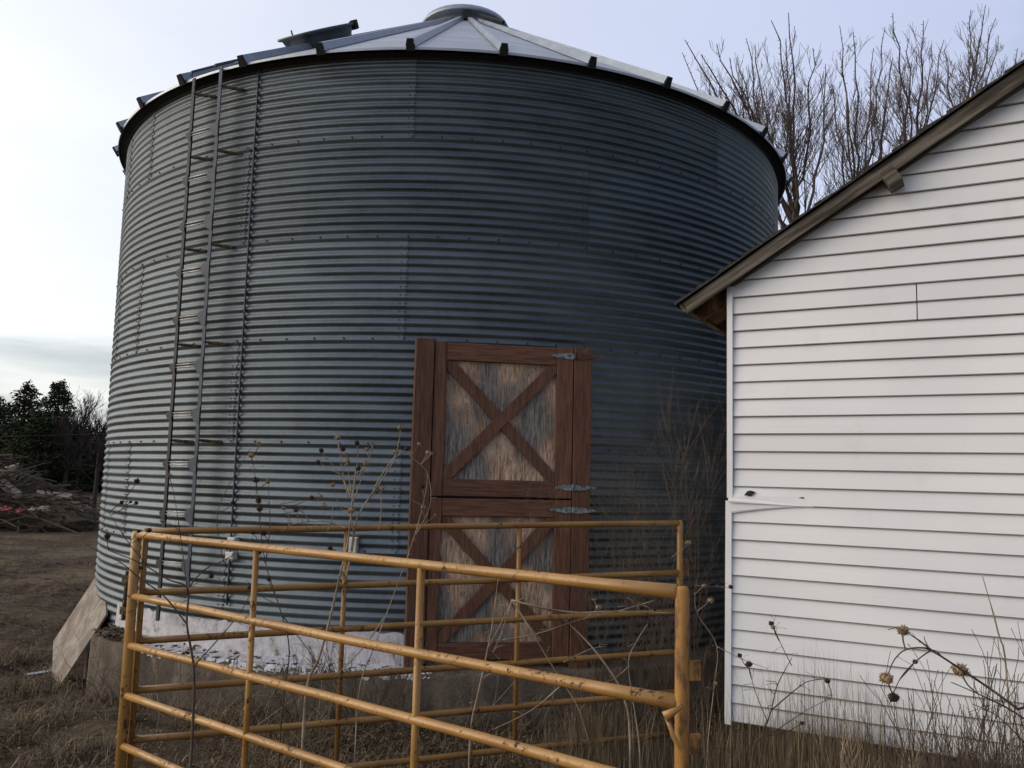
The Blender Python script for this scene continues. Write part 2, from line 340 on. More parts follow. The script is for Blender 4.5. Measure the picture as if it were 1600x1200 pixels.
for k in range(6):
    st = (-2.4 if k % 2 == 0 else -24.2); st = st if k != 2 else -2.6
    for j in range(9):
        o = link('wall_sheet', ((full0, stub0) if k == 0 else (full, stub))[j >= 8], BIN, (0, 0, ZB[k+1]), True)
        ang = st-STEP*4+STEP*4*j; o.rotation_euler.z = R_(ang)
        random.seed(k*31+j); tn = random.uniform(.86, 1.1)*(1.0+.05*k); o.color = (tn, tn, tn*1.01, 1)
random.seed(7)
# bolts: along the ring joints and up the seams
bb = MB()
def bolt(a, z, r=.007, out=.010):
    c = pol(a, RAD+AMP*.6, z); n = pol(a, 1, 0); t = Vector((n.y, -n.x, 0)); t.normalize(); u = Vector((0,0,1))
    ring = [c+(t*math.cos(q)+u*math.sin(q))*r for q in [i*math.pi/3 for i in range(6)]]
    bb.add(ring+[p+n*out for p in ring], [tuple(range(6, 12))]+[(i, (i+1)%6, 6+(i+1)%6, 6+i) for i in range(6)])
for k in range(1, 6):
    a = -64
    while a < 66: bolt(a+random.uniform(-.1, .1), ZB[k]+.012); a += 3.64
for k in range(6):
    st = (-2.4 if k % 2 == 0 else -24.2); st = st if k != 2 else -2.6
    for j in range(-2, 3):
        a = st+STEP*4*j
        for q in range(13 if k else 10):
            for da in (-.15, .45): bolt(a+da, ZB[k+1]+.8128*(q+.5)/12.5, .005, .007)
bb.build('bolts', M['dsteel'], BIN, local=True, kind='stuff')
# cable conduit and small junction boxes on the wall
A0 = -22.9
b = MB(); pts = [pol(A0, RAD+.015, z) for z in np.linspace(E-1.05, E+3.40, 20)]
b.tube(pts, .009, 6); cnd = b.build('conduit', M['bsteel'], BIN, True, local=True)
for u, v in ((364, 845), (361, 868), (551, 852)):
    d = ray(u, v); 
    o_ = Vector((SC.x, SC.y, 0)); a_ = d.x**2+d.y**2; r_ = RAD+.03; b_ = -2*(d.x*SC.x+d.y*SC.y); c_ = SC.x**2+SC.y**2-r_*r_
    t_ = (-b_-math.sqrt(b_*b_-4*a_*c_))/2/a_; p = EYE+d*t_-SC
    n = Vector((p.x, p.y, 0)).normalized(); t = Vector((-n.y, n.x, 0)); bx = MB()
    bx.bbox(p, t, n, Vector((0,0,1)), (-.038, .038), (-.03, .03), (-.028, .028) if u < 500 else (-.06, .06), .008)
    bx.build('junction_box', M['white'], BIN, local=True)
# roof: 33 panels, 33 ribs
RE, ZE, RT, ZT = RAD+.10, E+3.36, .50, E+5.50
SL = (ZT-ZE)/(RE-RT)
b = MB(); na = 6
for i in range(na+1):
    a = STEP*i/na
    b.v += [tuple(pol(a, RE*.9995, ZE-.020)), tuple(pol(a, RE, ZE)), tuple(pol(a, (RE+RT)/2, (ZE+ZT)/2)), tuple(pol(a, RT, ZT)), tuple(pol(a, RE-.012, ZE-.020)), tuple(pol(a, RE-.015, ZE-.012)), tuple(pol(a, RAD-.2, ZE+SL*.3-.02))]
for i in range(na):
    q = i*7; n_ = q+7
    b.f += [(q, n_, n_+1, q+1), (q+1, n_+1, n_+2, q+2), (q+2, n_+2, n_+3, q+3), (q+4, q+5, n_+5, n_+4), (q, q+4, n_+4, n_), (q+5, q+6, n_+6, n_+5)]
pm = b.mesh('roof_panel', M['roofm'])
b = MB()
# rib: inverted U folded seam, running up the slope, tall at the eave
prof = [(-.040, -.006), (-.026, .054), (.026, .054), (.040, -.006)]
sl = Vector((0, RE-RT, ZT-ZE)).normalized(); nn = Vector((0, -sl.z, sl.y)); st_ = Vector((0, -RE-.02, ZE))+Vector((0,0,0))
nseg = 7; Lr = math.hypot(RE-RT, ZT-ZE)
for s_ in range(nseg+1):
    k = s_/nseg; wd = 1-.35*k; ht = 1-.4*k
    for (x, h) in prof: b.v.append(tuple(st_+sl*(Lr*k)+nn*(h*ht)+Vector((x*wd, 0, 0))))
for s_ in range(nseg):
    for i in range(3): q = s_*4+i; b.f.append((q, q+1, q+5, q+4))
rm = b.mesh('roof_rib', M['rib'])
b = MB(); fr = [st_+nn*h+Vector((x, 0, 0))+sl*.004 for x, h in ((-.036, -.040), (-.024, .055), (.024, .055), (.036, -.040))]
b.add(fr+[p-sl*.018 for p in fr], [(4,5,6,7), (0,1,5,4), (1,2,6,5), (2,3,7,6), (3,0,4,7)])
em = b.mesh('rib_end', M['dark'])
for k in range(33):
    a = -2.4+STEP*k
    o = link('roof_panel', pm, BIN, (0,0,0), True, tone=random.uniform(.88, 1.1)); o.rotation_euler.z = R_(a)
    o = link('roof_rib', rm, BIN, (0,0,0), True); o.rotation_euler.z = R_(a)
    link('rib_end', em, o, (0,0,0), True)
# soffit ring closing the eave, coloured black to paint in the overhang's shade
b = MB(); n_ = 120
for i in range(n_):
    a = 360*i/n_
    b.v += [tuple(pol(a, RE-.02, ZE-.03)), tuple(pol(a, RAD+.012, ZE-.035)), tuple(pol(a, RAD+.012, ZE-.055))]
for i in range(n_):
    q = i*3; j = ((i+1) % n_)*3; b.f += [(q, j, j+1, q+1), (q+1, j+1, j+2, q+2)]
b.build('eave_shade_ring', M['dark'], BIN, True, local=True)
# roof cap
b = MB(); nn_ = 32
rings = [(.50, ZT-.02), (.50, ZT+.10), (.565, ZT+.10), (.57, ZT+.13), (.54, ZT+.185), (.42, ZT+.235), (.2, ZT+.26), (.01, ZT+.27)]
for r, z in rings:
    for i in range(nn_): b.v.append(tuple(pol(360*i/nn_, r, z)))
for j in range(len(rings)-1):
    for i in range(nn_): b.f.append((j*nn_+i, j*nn_+(i+1)%nn_, (j+1)*nn_+(i+1)%nn_, (j+1)*nn_+i))
cap = b.build('roof_cap', M['rib'], BIN, True, local=True)
b = MB(); b.box(pol(6, .57, ZT+.02), (.10,0,0), (0,.05,0), (0,0,.11)); b.build('cap_latch', M['dark'], cap, local=True)
# inspection hatch low on the roof
def onroof(a, r, up=0):
    return pol(a, r, ZE+SL*(RE-r)+up)
ha, hr = -25.5, 2.82
c0 = onroof(ha, hr, .045); rad_ = pol(ha, 1, 0); slope = (Vector((-rad_.x, -rad_.y, SL))).normalized(); side = Vector((-rad_.y, rad_.x, 0)); up_ = side.cross(slope); up_ = up_ if up_.z > 0 else -up_
b = MB(); prof = [(.29, -.08), (.32, .03), (.34, .08), (.38, .09), (.38, .11), (.2, .118), (.01, .12)]
for r, h in prof:
    for i in range(24): q = 2*math.pi*i/24; b.v.append(tuple(c0+(side*math.cos(q)+slope*math.sin(q))*r+up_*h))
for j in range(len(prof)-1):
    for i in range(24): b.f.append((j*24+i, j*24+(i+1)%24, (j+1)*24+(i+1)%24, (j+1)*24+i))
b.f = [tuple(reversed(f)) for f in b.f]
hat = b.build('roof_hatch', M['galv'], BIN, True, local=True, label='round lidded hatch standing on the left slope of the roof')
b = MB()
for q in (.35, .9): b.box(c0+(side*math.cos(q)+slope*math.sin(q))*.375+up_*.09, side*.05, slope*.05, up_*.08)
b.tube([c0-side*.28+up_*.11, c0-side*.28+up_*.17], .008, 5); b.build('hatch_latch', M['dark'], hat, local=True)
# hand rail on the roof above the ladder
b = MB(); b.tube([onroof(-33.5, RE, .03), onroof(-33.5, RE, .06), onroof(-33.2, 2.9, .10), onroof(-33.2, 2.85, .0)], .012, 6)
b.tube([onroof(-29.0, RE, .03), onroof(-29.0, RE, .05), onroof(-29.2, 2.9, .07), onroof(-29.2, 2.85, 0)], .012, 6)
b.build('roof_handrail', M['bsteel'], BIN, local=True)
b = MB(); s0 = onroof(19.5, .62, .10); s1 = onroof(24, 1.25, .10); b.tube([s0, s1], .02, 6); b.build('roof_rod', M['dark'], BIN, local=True)
# wall ladder
LAD = thing('ladder', None, None, SC)
LAD.parent = BIN; LAD.location = (0,0,0)
for key in ('label', 'category'):
    if key in LAD: del LAD[key]
LA, RA, LR = -32.3, -27.45, RAD+.13
def rail(a, z0, z1, m_):
    n = pol(a, 1, 0); t = Vector((-n.y, n.x, 0)); b = MB()
    b.bbox(pol(a, LR, 0), t, n, Vector((0,0,1)), (-.019, .019), (-.004, .004), (z0, z1), .002)
    b.box(pol(a, LR, 0), t, n, Vector((0,0,1)), (-.019, -.015), (-.035, -.004), (z0, z1))
    return b.build('ladder_rail', m_, LAD, local=True)
rail(LA, E-1.22, E+3.33, M['dsteel']); rail(RA, E-.96, E+3.36, M['bsteel'])
zr = 2.826
while zr > -1.1:
    z = E+zr; p0 = pol(LA-.35, LR+.004, z); p1 = pol(RA, LR+.004, z+.004)
    b = MB(); b.tube([p0+Vector((0,0,.012)), p1+Vector((0,0,.012))], .006, 6); b.tube([p0-Vector((0,0,.012)), p1-Vector((0,0,.012))], .006, 6)
    b.build('rung', M['rung'], LAD, True, local=True)
    for a, s_, m_ in ((LA, -1, M['dsteel']), (RA, -1, M['bsteel'])):
        n = pol(a, 1, 0); t = Vector((-n.y, n.x, 0)); c = pol(a, LR+.006, z-.01); b = MB()
        h = .045 if a == LA else .072; wd = .055 if a == LA else .078
        q = [c+t*(.019), c+Vector((0,0,-h))+t*.019, c+Vector((0,0,-h*.7))-t*wd*.5, c-t*wd, c+Vector((0,0,h*.6))-t*wd*.8, c+Vector((0,0,h))+t*.019]
        b.add([x for x in q]+[x+n*.006 for x in q], [tuple(range(6, 12)), tuple(reversed(range(6)))]+[(i, (i+1)%6, 6+(i+1)%6, 6+i) for i in range(6)])
        b.build('gusset', m_, LAD, local=True)
    zr -= .3985
for zb in (3.18, 2.62, 1.82, 1.01, .215):
    for a in (LA, RA):
        n = pol(a, 1, 0); t = Vector((-n.y, n.x, 0)); b = MB()
        s0 = pol(a, LR, E+zb+.01); s1 = pol(a+2.1, RAD+.01, E+zb)
        b.tube([s0, s1], [.010, .014], 6); b.box((s0+s1)/2, (s1-s0), Vector((0,0,.026)), n*.01, (-.3, .5)); b.build('bracket', M['rustbr'], LAD, local=True)
# ------------------------------------------------------------------ concrete pad
def pad_r(a):
    k = min(1, max(0, (a+44.6)/.4))
    return (3.785+.25*k if -60 < a < 60 else 3.80)+.012*math.sin(a*.31)+.007*math.sin(a*1.7)
zp = E-1.415
PAD = thing('concrete_pad', 'stained round concrete foundation pad under the corrugated bin', 'foundation', SC)
b = MB(); n_ = 900
for i in range(n_):
    a = 360*i/n_-180; r = pad_r(a)
    ch = .02+.012*math.sin(a*.9)*math.sin(a*2.3)
    b.v += [tuple(pol(a, RAD-.1, zp+.02)), tuple(pol(a, r-ch, zp)), tuple(pol(a, r, zp-ch)), tuple(pol(a, r+.03, -.6))]
for i in range(n_):
    q = i*4; j = ((i+1) % n_)*4; b.f += [(q+k, q+k+1, j+k+1, j+k)[::-1] for k in range(3)]
b.build('pad_ring', M['conc'], PAD, True, local=True)
# peeling white coating over the joint between wall and pad
b = MB(); random.seed(3)
a = -46.0; da = .45
def low(a):  # how far down the flap reaches
    k = max(0, min(1, (a+38)/5))*max(0, min(1, (3.8-a)/1.5))
    k2 = .35*max(0, min(1, (a+46)/6))
    return max(k, k2)
rows = 14
from mathutils import noise as mn
A = list(np.arange(-45.5, 4.3, .22))
for i, a in enumerate(A):
    l = max(.12, low(a)*(1+.22*mn.noise(Vector((a*.9, 3, 0)))+random.uniform(-.10, .05))); r2 = pad_r(a)
    for j in range(rows):
        if j < 5:
            k = j/4; z = zp+.235-.22*k+.025*mn.noise(Vector((a*.8, 0, 0)))*(1-k); p = pol(a, RAD+.013+.012*k+.002*random.random(), z)
        else:
            q = (j-4)/(rows-5)*l; r = RAD+.028+(r2-RAD-.034)*min(1, q*1.15); p = pol(a, r, zp+.012-.006*q+random.uniform(0, .004))
            if q*1.15 > 1: p = pol(a, r2+.004, zp-.02-(q*1.15-1)*.14)
        b.v.append(tuple(p))
for i in range(len(A)-1):
    for j in range(rows-1):
        h = mn.noise(Vector((A[i]*1.1, j*.45, 7)))+.5*mn.noise(Vector((A[i]*3.3, j*1.1, 2)))
        if j >= 5 and h > (.34 if A[i] > -37 else .02): continue
        b.f.append((i*rows+j, i*rows+j+1, (i+1)*rows+j+1, (i+1)*rows+j))
b.build('peeling_coating', M['peel'], PAD, False, local=True)
random.seed(7)
# leaves and chips lying on the pad at its left
b = MB()
for i in range(620):
    a = random.gauss(-41, 2.6) if i < 520 else random.uniform(-46, 40); r = random.uniform(RAD+.03, pad_r(a)-.01); c = pol(a, r, zp+.012+random.random()*.03)+SC
    q = random.random()*6.28; s = random.uniform(.008, .028); t = Vector((math.cos(q), math.sin(q), random.uniform(-.4, .4)))*s; u = Vector((-math.sin(q), math.cos(q), random.uniform(-.4, .8)))*s*.6
    b.add([c-t-u, c+t-u*.5, c+t+u, c-t*.6+u], [(0,1,2,3)])
b.build('leaf_litter', M['litter'], None, kind='stuff', label='dry leaves caught on the edge of the concrete pad', category='leaves')
# ------------------------------------------------------------------ wooden door
DA = 9.5; dn_ = pol(DA, 1, 0); dt = Vector((-dn_.y, dn_.x, 0)); 
if dt.x < 0: dt = -dt
D0 = SC+pol(DA, RAD+.085, 0)
def DP(u, v):
    d = ray(u, v); t = (D0-EYE).dot(dn_)/d.dot(dn_); p = EYE+d*t; return (p-D0).dot(dt), p.z
Z = Vector((0,0,1))
DF = bpy.data.objects.new('door_frame', None); C.objects.link(DF); DF.parent = BIN; DF.location = D0-SC; WO[DF] = D0.copy()
def board(a0, a1, z0, z1, parent, name='board', th=(0, .038), mt='red', tone=1, bev=.004, **k):
    b = MB(); b.bbox(D0, dt, dn_, Z, (a0, a1), th, (z0, z1), bev); return b.build(name, M[mt], parent, tone=tone, **k)
aL0 = DP(650, 530)[0]; zL = DP(660, 529)[1]; zRt = DP(905, 545)[1]; aL1 = DP(676.5, 600)[0]
aR0 = DP(895.5, 600)[0]; aR1 = DP(923, 560)[0]; zbot = zp-.045; zbot2 = DP(780, 1030)[1]
board(aL0, aL1, zbot, zL, DF, 'jamb', (-.12, .042), tone=.82); board(aR0, aR1, zbot, zRt, DF, 'jamb', (-.16, .042), tone=.95)
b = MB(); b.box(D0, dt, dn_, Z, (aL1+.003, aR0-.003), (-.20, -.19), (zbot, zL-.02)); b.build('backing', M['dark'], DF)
x0, x1, x2, x3 = aL1+.006, DP(696, 600)[0], DP(869, 600)[0], aR0-.006
zt0, zt1, zp1, zm0, zm1, zl1, = DP(780, 539)[1], DP(780, 567)[1], DP(780, 750)[1], DP(780, 777)[1], DP(780, 779.5)[1], DP(780, 807)[1]
zl2 = DP(780, 1003)[1]
def leaf(za, zb, zc, zd, label):   # top, under top rail, above bottom rail, bottom
    o = bpy.data.objects.new('door', None); C.objects.link(o); o.parent = BIN; o.location = D0-SC; WO[o] = D0.copy(); o['label'] = label
    board(x0, x3, zd+.002, za-.002, o, 'panel', (-.03, -.006), 'ply', bev=.001)
    board(x0, x1, zd, za, o, 'stile', (-.006, .030), tone=1.0); board(x2, x3, zd, za, o, 'stile', (-.006, .032), tone=1.12)
    board(x1+.002, x2-.002, zb, za-.004, o, 'cross_rail', (-.006, .027), 'redh', tone=1.05); board(x1+.002, x2-.002, zd+.003, zc, o, 'cross_rail', (-.006, .026), 'redh', tone=.93)
    for (s0, s1, th, tn) in ((( x1, zb), (x2, zc), (-.005, .018), .9), ((x1, zc), (x2, zb), (-.005, .024), 1.0)):
        b = MB(); p0 = D0+dt*s0[0]+Z*(s0[1]); p1 = D0+dt*s1[0]+Z*(s1[1]); p0.z = s0[1]; p1.z = s1[1]
        ax = (p1-p0); ln = ax.length; ax.normalize(); cr = dn_.cross(ax); hw = .042
        # ends cut to fit inside the frame
        sg = 1 if s1[1] > s0[1] else -1
        zlo, zhi = min(zb, zc)+.003, max(zb, zc)-.003; xlo, xhi = x1+.003, x2-.003
        poly = [p0-cr*hw-ax*.1, p1-cr*hw+ax*.1, p1+cr*hw+ax*.1, p0+cr*hw-ax*.1]
        pl = [((q-D0).dot(dt), q.z) for q in poly]
        def clip(pl, f):
            out = []
            for i in range(len(pl)):
                p, q = pl[i], pl[(i+1) % len(pl)]; fp, fq = f(p), f(q)
                if fp >= 0: out.append(p)
                if (fp >= 0) != (fq >= 0): k = fp/(fp-fq); out.append((p[0]+(q[0]-p[0])*k, p[1]+(q[1]-p[1])*k))
            return out
        for f in (lambda p: p[0]-xlo, lambda p: xhi-p[0], lambda p: p[1]-zlo, lambda p: zhi-p[1]): pl = clip(pl, f)
        vv = []
        for h in th: vv += [D0+dt*q[0]+Vector((0,0,q[1]))-Vector((0,0,D0.z))+dn_*h for q in pl]
        n = len(pl); b.add(vv, [tuple(reversed(range(n))), tuple(range(n, 2*n))]+[(i, (i+1)%n, n+(i+1)%n, n+i) for i in range(n)])
        b.build('cross_brace', M['red'], o, tone=tn)
    return o
UD = leaf(zt0, zt1, zp1, zm0, 'upper leaf with weathered plywood behind its crossed braces')
LD = leaf(zm1, zl1, zl2, zbot2, 'lower leaf half hidden behind the yellow rails')
def strap(parent, u0, um, u1, v, left, right, hh=.024):
    z = DP(um, v)[1]; a0, am, a1 = DP(u0, v)[0], DP(um, v)[0], DP(u1, v)[0]
    for (e, mt_) in ((a0, left), (a1, right)):
        b = MB(); c = D0+dt*am; sgn = 1 if e > am else -1; h = .036
        q = [(am+sgn*.008, z-hh), (am+sgn*.05, z-hh), (e, z-.007), (e, z+.007), (am+sgn*.05, z+hh), (am+sgn*.008, z+hh)]
        base = .0445 if sgn > 0 else .034
        vv = [D0+dt*x+dn_*base+Vector((0,0,zz)) for x, zz in q]+[D0+dt*x+dn_*(base+.005)+Vector((0,0,zz)) for x, zz in q]
        fs = [tuple(range(6, 12)), tuple(reversed(range(6)))]+[(i, (i+1)%6, 6+(i+1)%6, 6+i) for i in range(6)]
        b.add(vv, fs); 
        for xx in (.3, .75): 
            cx = am+(e-am)*xx; b.ball(D0+dt*cx+dn_*(base+.006)+Vector((0,0,z)), .005, 6, 4)
        b.build('hinge_strap', M[mt_], parent)
    b = MB(); c = D0+dt*am+dn_*.048; b.tube([c+Vector((0,0,z-hh-.004)), c+Vector((0,0,z+hh+.004))], .009, 8); b.build('hinge_pin', M[right], parent, True)
strap(UD, 860, 897.5, 934, 558, 'hinge', 'hinger'); strap(UD, 866, 893, 929, 762, 'hinge', 'hinge', .021); strap(LD, 858, 893, 929, 797, 'hinge', 'hinge', .023)
b = MB()
for zz in (zL-.5, zL-1.0, zL-1.6, zRt-.45):
    for aa in (aL1-.03,): b.ball(D0+dt*aa+dn_*.044+Vector((0,0,zz)), .006, 6, 4)
# ------------------------------------------------------------------ white shed
HC = P(1142, 700, 5.05); HC.z = 0
hd = Vector((.8746, -.4848, 0)).normalized(); hn = Vector((-.4848, -.8746, 0)).normalized(); hb = -hn
HW, HLn = 6.0, 6.5                          # gable width, length back
SHED = thing('shed', 'white vinyl sided shed with a steep gable and a worn wooden rake board', 'shed', HC)
def W(s, z, off=0): return HC+hd*s+hn*off+Vector((0,0,z))
SLP = .612; rz0 = E+1.075
def rakez(s): return rz0+SLP*(s+.273) if s < HW/2 else rz0+SLP*(HW/2+.273)-SLP*(s-HW/2)
EXP = .1032; zb0 = E-1.371
nrow = 0; zz = zb0
ridge = rakez(HW/2)
def sinv(z): return (z-rz0)/SLP-.273
def plank(sl0, sr0, sl1, sr1, z0, z1, off0=.018, off1=.003, tone=1, name='siding_plank'):
    b = MB(); n = max(1, int((sr0-sl0)/.35)); lo = len(b.v)
    for i in range(n+1):
        k = i/n; sb = sl0+(sr0-sl0)*k; st = sl1+(sr1-sl1)*k; wv = .0016*math.sin(sb*2.1+z0*9)
        b.v += [tuple(W(sb, z0+.003, -.001)), tuple(W(sb, z0, off0-.003+wv)), tuple(W(sb, z0+.0058, off0+wv)), tuple(W(sb+(st-sb)*.55, z0+(z1-z0)*.55, (off0*.45+off1*.55)+.0012+wv)), tuple(W(st, z1, off1+wv*.5))]
    for i in range(n):
        q = i*5
        for k in range(4): b.f.append((q+k, q+5+k, q+6+k, q+k+1))
    o = b.build(name, M['siding'], SHED, tone=tone); o.data.materials.append(M['lapshade'])
    for i, p in enumerate(o.data.polygons): p.material_index = 1 if i % 4 < 2 else 0  # underside and lip bevel take the painted lap shadow
    return o
k = 0
while zz < ridge-.02:
    z0, z1 = zz, zz+EXP; top = z1-.001
    lm = .020 if z0 > E-.1 else .004
    lo0 = max(lm, sinv(z0+.03)); lo1 = max(lm, sinv(z1+.03)); hi0 = min(HW-.02, HW-lo0); hi1 = min(HW-.02, HW-lo1)
    if hi1-lo1 < .05: break
    tn = random.uniform(.96, 1.02); o0, o1 = .018, .003
    br = (abs(z0-(E-.133)) < .06)
    if abs(z0-(E+.905)) < .06 or abs(z0-(E+1.0)) < .05:
        plank(lo0, 1.021, lo1, 1.021, z0, top, o0, o1, tn); plank(1.0265, hi0, 1.0265, hi1, z0, top, o0+.001, o1+.001, tn*.985)
    elif br:
        BR = z0; plank(.47, hi0, .47, hi1, z0, top, o0, o1, 1)
    else: plank(lo0, hi0, lo1, hi1, z0, top, o0, o1, tn)
    zz += EXP; k += 1
# the sprung plank near the corner: its left end hangs and bulges, with a torn lip above
b = MB(); n = 12
for i in range(n+1):
    q = i/n; s = .005+.465*q; dr = (1-q)**1.6
    wv = .0016*math.sin(s*2.1+BR*9)*q
    b.v += [tuple(W(s, BR-.052*dr+.002, .002)), tuple(W(s, BR-.052*dr, .015+.018*dr+wv)), tuple(W(s, BR-.048*dr+.0058, .018+.018*dr+wv)), tuple(W(s, BR+EXP*.55-.015*dr, .0109+.022*dr+wv)), tuple(W(s, BR+EXP*1.0, .003+.002*dr))]
for i in range(n):
    for kk in range(4): b.f.append((i*5+kk, i*5+5+kk, i*5+6+kk, i*5+kk+1))
b.build('siding_plank', M['siding'], SHED, label='sprung siding plank with a torn end near the corner')
b = MB(); n = 10
for i in range(n+1):
    q = i/n; s = -.006+.40*q; dr = 1-q
    b.v += [tuple(W(s, BR+.012-.010*q, .0215+.026*dr)), tuple(W(s, BR+.012-.010*q+.008*dr+.001, .0218+.028*dr)), tuple(W(s, BR+.008+.037*dr, .0195+.008*dr))]
for i in range(n): b.f += [(i*3, i*3+3, i*3+4, i*3+1), (i*3+1, i*3+4, i*3+5, i*3+2)]
b.build('torn_lip', M['siding'], SHED)
b = MB(); b.add([W(.085, BR+.055, .0345), W(.125, BR+.052, .0345), W(.15, BR+.076, .026), W(.118, BR+.085, .023), W(.098, BR+.077, .026)], [(0,1,2,3,4)]); b.add([W(.385, BR+.050, .0175), W(.42, BR+.047, .0165), W(.415, BR+.056, .0165)], [(0,1,2)]); b.build('torn_hole', M['dark'], SHED)
# corner posts
def cpost(s0, z0, s1, z1, w_=.036):
    b = MB(); c = []
    for (s, z) in ((s0, z0), (s1, z1)): c += [W(s-.012, z, .034), W(s+w_-.012, z, .034), W(s+w_-.012, z, -.05), W(s-.012, z, -.10)]
    b.hexa(c); b.build('corner_post', M['siding'], SHED)
cpost(-.004, E-.095, 0, E+1.19, .033); cpost(-.022, E-1.385, -.012, E-.112, .036)
# body, foundation, side wall, roof
b = MB(); zt_ = lambda s: rakez(s)-.02
fr = [W(0, E-1.37, -.01), W(HW, E-1.37, -.01), W(HW, zt_(HW), -.01), W(HW/2, zt_(HW/2), -.01), W(0, zt_(0), -.01)]
bk = [p+hb*HLn for p in fr]
b.add(fr+bk, [(0,1,2,3,4), (9,8,7,6,5)]+[(i, 5+i, 5+(i+1)%5, (i+1)%5) for i in range(5)]); b.build('wall_sheathing', M['soffit'], SHED)
b = MB(); b.box(HC, hd, hn, Z, (.05, HW-.05), (-HLn+.05, -.28), (-.4, E-1.372)); b.build('foundation', M['ground'], SHED)
zz = zb0
while zz < rakez(0)-.1:       # side wall facing the bin
    b = MB(); f = lambda l, z, o: HC+hb*l+hd*(-o)+Vector((0,0,z))
    b.add([f(.1, zz, .019), f(HLn, zz, .019), f(HLn, zz+EXP, .006), f(.1, zz+EXP, .006), f(.1, zz, 0), f(HLn, zz, 0)], [(0,1,2,3), (4,5,1,0)]); b.build('siding_plank', M['siding'], SHED); zz += EXP
# roof deck (left slope) with visible sheathing underside, rake boards, shingles
OV = .115
def RP(s, l, up=0):            # point on the roof plane; l = distance behind the gable face (negative = overhang)
    sgn = 1 if s <= HW/2 else -1
    return HC+hd*s+hb*l+Vector((0,0,rakez(s)))+(Vector((0,0,1))-hd*SLP*sgn).normalized()*up
ROOF = bpy.data.objects.new('roof', None); C.objects.link(ROOF); ROOF.parent = SHED; ROOF.location = (0,0,0); WO[ROOF] = HC.copy()
nl = 9
for i in range(nl):           # sheathing boards running front to back
    s0 = -.27+(HW/2+.27)*i/nl; s1 = -.27+(HW/2+.27)*(i+1)/nl-.004; b = MB()
    b.hexa([RP(s0, -OV+.02, -.02), RP(s1, -OV+.02, -.02), RP(s1, HLn, -.02), RP(s0, HLn, -.02), RP(s0, -OV+.02, 0), RP(s1, -OV+.02, 0), RP(s1, HLn, 0), RP(s0, HLn, 0)]); b.build('sheathing_board', M['soffit'], ROOF)
b = MB(); b.hexa([RP(HW/2+.001, -OV, -.02), RP(HW+.27, -OV, -.02), RP(HW+.27, HLn, -.02), RP(HW/2+.001, HLn, -.02), RP(HW/2+.001, -OV, .02), RP(HW+.27, -OV, .02), RP(HW+.27, HLn, .02), RP(HW/2+.001, HLn, .02)]); b.build('far_slope', M['shing'], ROOF)
nc = 24; cw = (HW/2+.30)/nc
for i in range(nc):
    s0 = -.30+cw*i; b = MB(); l0 = -OV-.018-random.uniform(0, .012); th = .012+random.uniform(0, .006)
    n = 6
    v0 = []
    for j in range(n+1):
        l = l0+(HLn-l0)*j/n; v0 += [RP(s0, l, .004), RP(s0, l, .004+th+.006), RP(min(s0+cw+.02, HW/2), l, .010), RP(min(s0+cw+.02, HW/2), l, .004)]
    fs = [(0,1,2,3)]
    for j in range(n):
        for kk in range(3): q = j*4+kk; fs.append((q, q+4, q+5, q+1))
    b.add(v0, fs); b.build('shingle_course', M['shing'], ROOF)
def rakeb(s0, s1, up0, up1, l, th, mt_, name, parent=ROOF, wob=.003, **k):
    b = MB(); n = 14; vs = []
    for i in range(n+1):
        s = s0+(s1-s0)*i/n; wv = wob*math.sin(s*4.1)+random.uniform(-wob, wob)*.5
        vs += [RP(s, l, up0+wv), RP(s, l, up1), RP(s, l+th, up1), RP(s, l+th, up0+wv)]
    fs = [(0,1,2,3)[::-1], tuple(4*n+i for i in range(4))]
    for i in range(n):
        for kk in range(4): fs.append((i*4+kk, i*4+4+kk, i*4+4+(kk+1)%4, i*4+(kk+1)%4))
    b.add(vs, fs); return b.build(name, M[mt_], parent, **k)
rakeb(-.275, HW/2-.003, -.074, -.002, -OV, .022, 'oldw', 'rake_board')
rakeb(-.02, HW/2-.003, -.070, -.022, -.045, .045, 'oldw', 'frieze_board', wob=.001)
b = MB(); b.hexa([RP(HW/2+.003, -OV, -.095), RP(HW+.27, -OV, -.095), RP(HW+.27, -OV+.022, -.095), RP(HW/2+.003, -OV+.022, -.095), RP(HW/2+.003, -OV, -.002), RP(HW+.27, -OV, -.002), RP(HW+.27, -OV+.022, -.002), RP(HW/2+.003, -OV+.022, -.002)]); b.build('rake_board', M['oldw'], ROOF)
# eave fascia and rafter tails
b = MB(); b.hexa([RP(-.285, -OV, -.055), RP(-.262, -OV, -.055), RP(-.262, HLn, -.055), RP(-.285, HLn, -.055), RP(-.285, -OV, -.003), RP(-.262, -OV, -.003), RP(-.262, HLn, -.003), RP(-.285, HLn, -.003)]); b.build('fascia', M['oldw'], ROOF)
for i in range(11):
    l = .04+i*.6; b = MB(); b.hexa([RP(-.255, l, -.11), RP(.0, l, -.13), RP(.0, l+.045, -.13), RP(-.255, l+.045, -.11), RP(-.255, l, -.021), RP(.0, l, -.021), RP(.0, l+.045, -.021), RP(-.255, l+.045, -.021)]); b.build('rafter_tail', M['soffit'], ROOF)
# purlin end sticking out under the rake board
b = MB(); b.hexa([RP(.835, -OV-.05, -.145), RP(.90, -OV-.05, -.150), RP(.90, .0, -.150), RP(.835, .0, -.145), RP(.835, -OV-.05, -.060), RP(.90, -OV-.05, -.055), RP(.90, .0, -.055), RP(.835, .0, -.060)])
b.build('purlin_end', M['oldw'], ROOF)
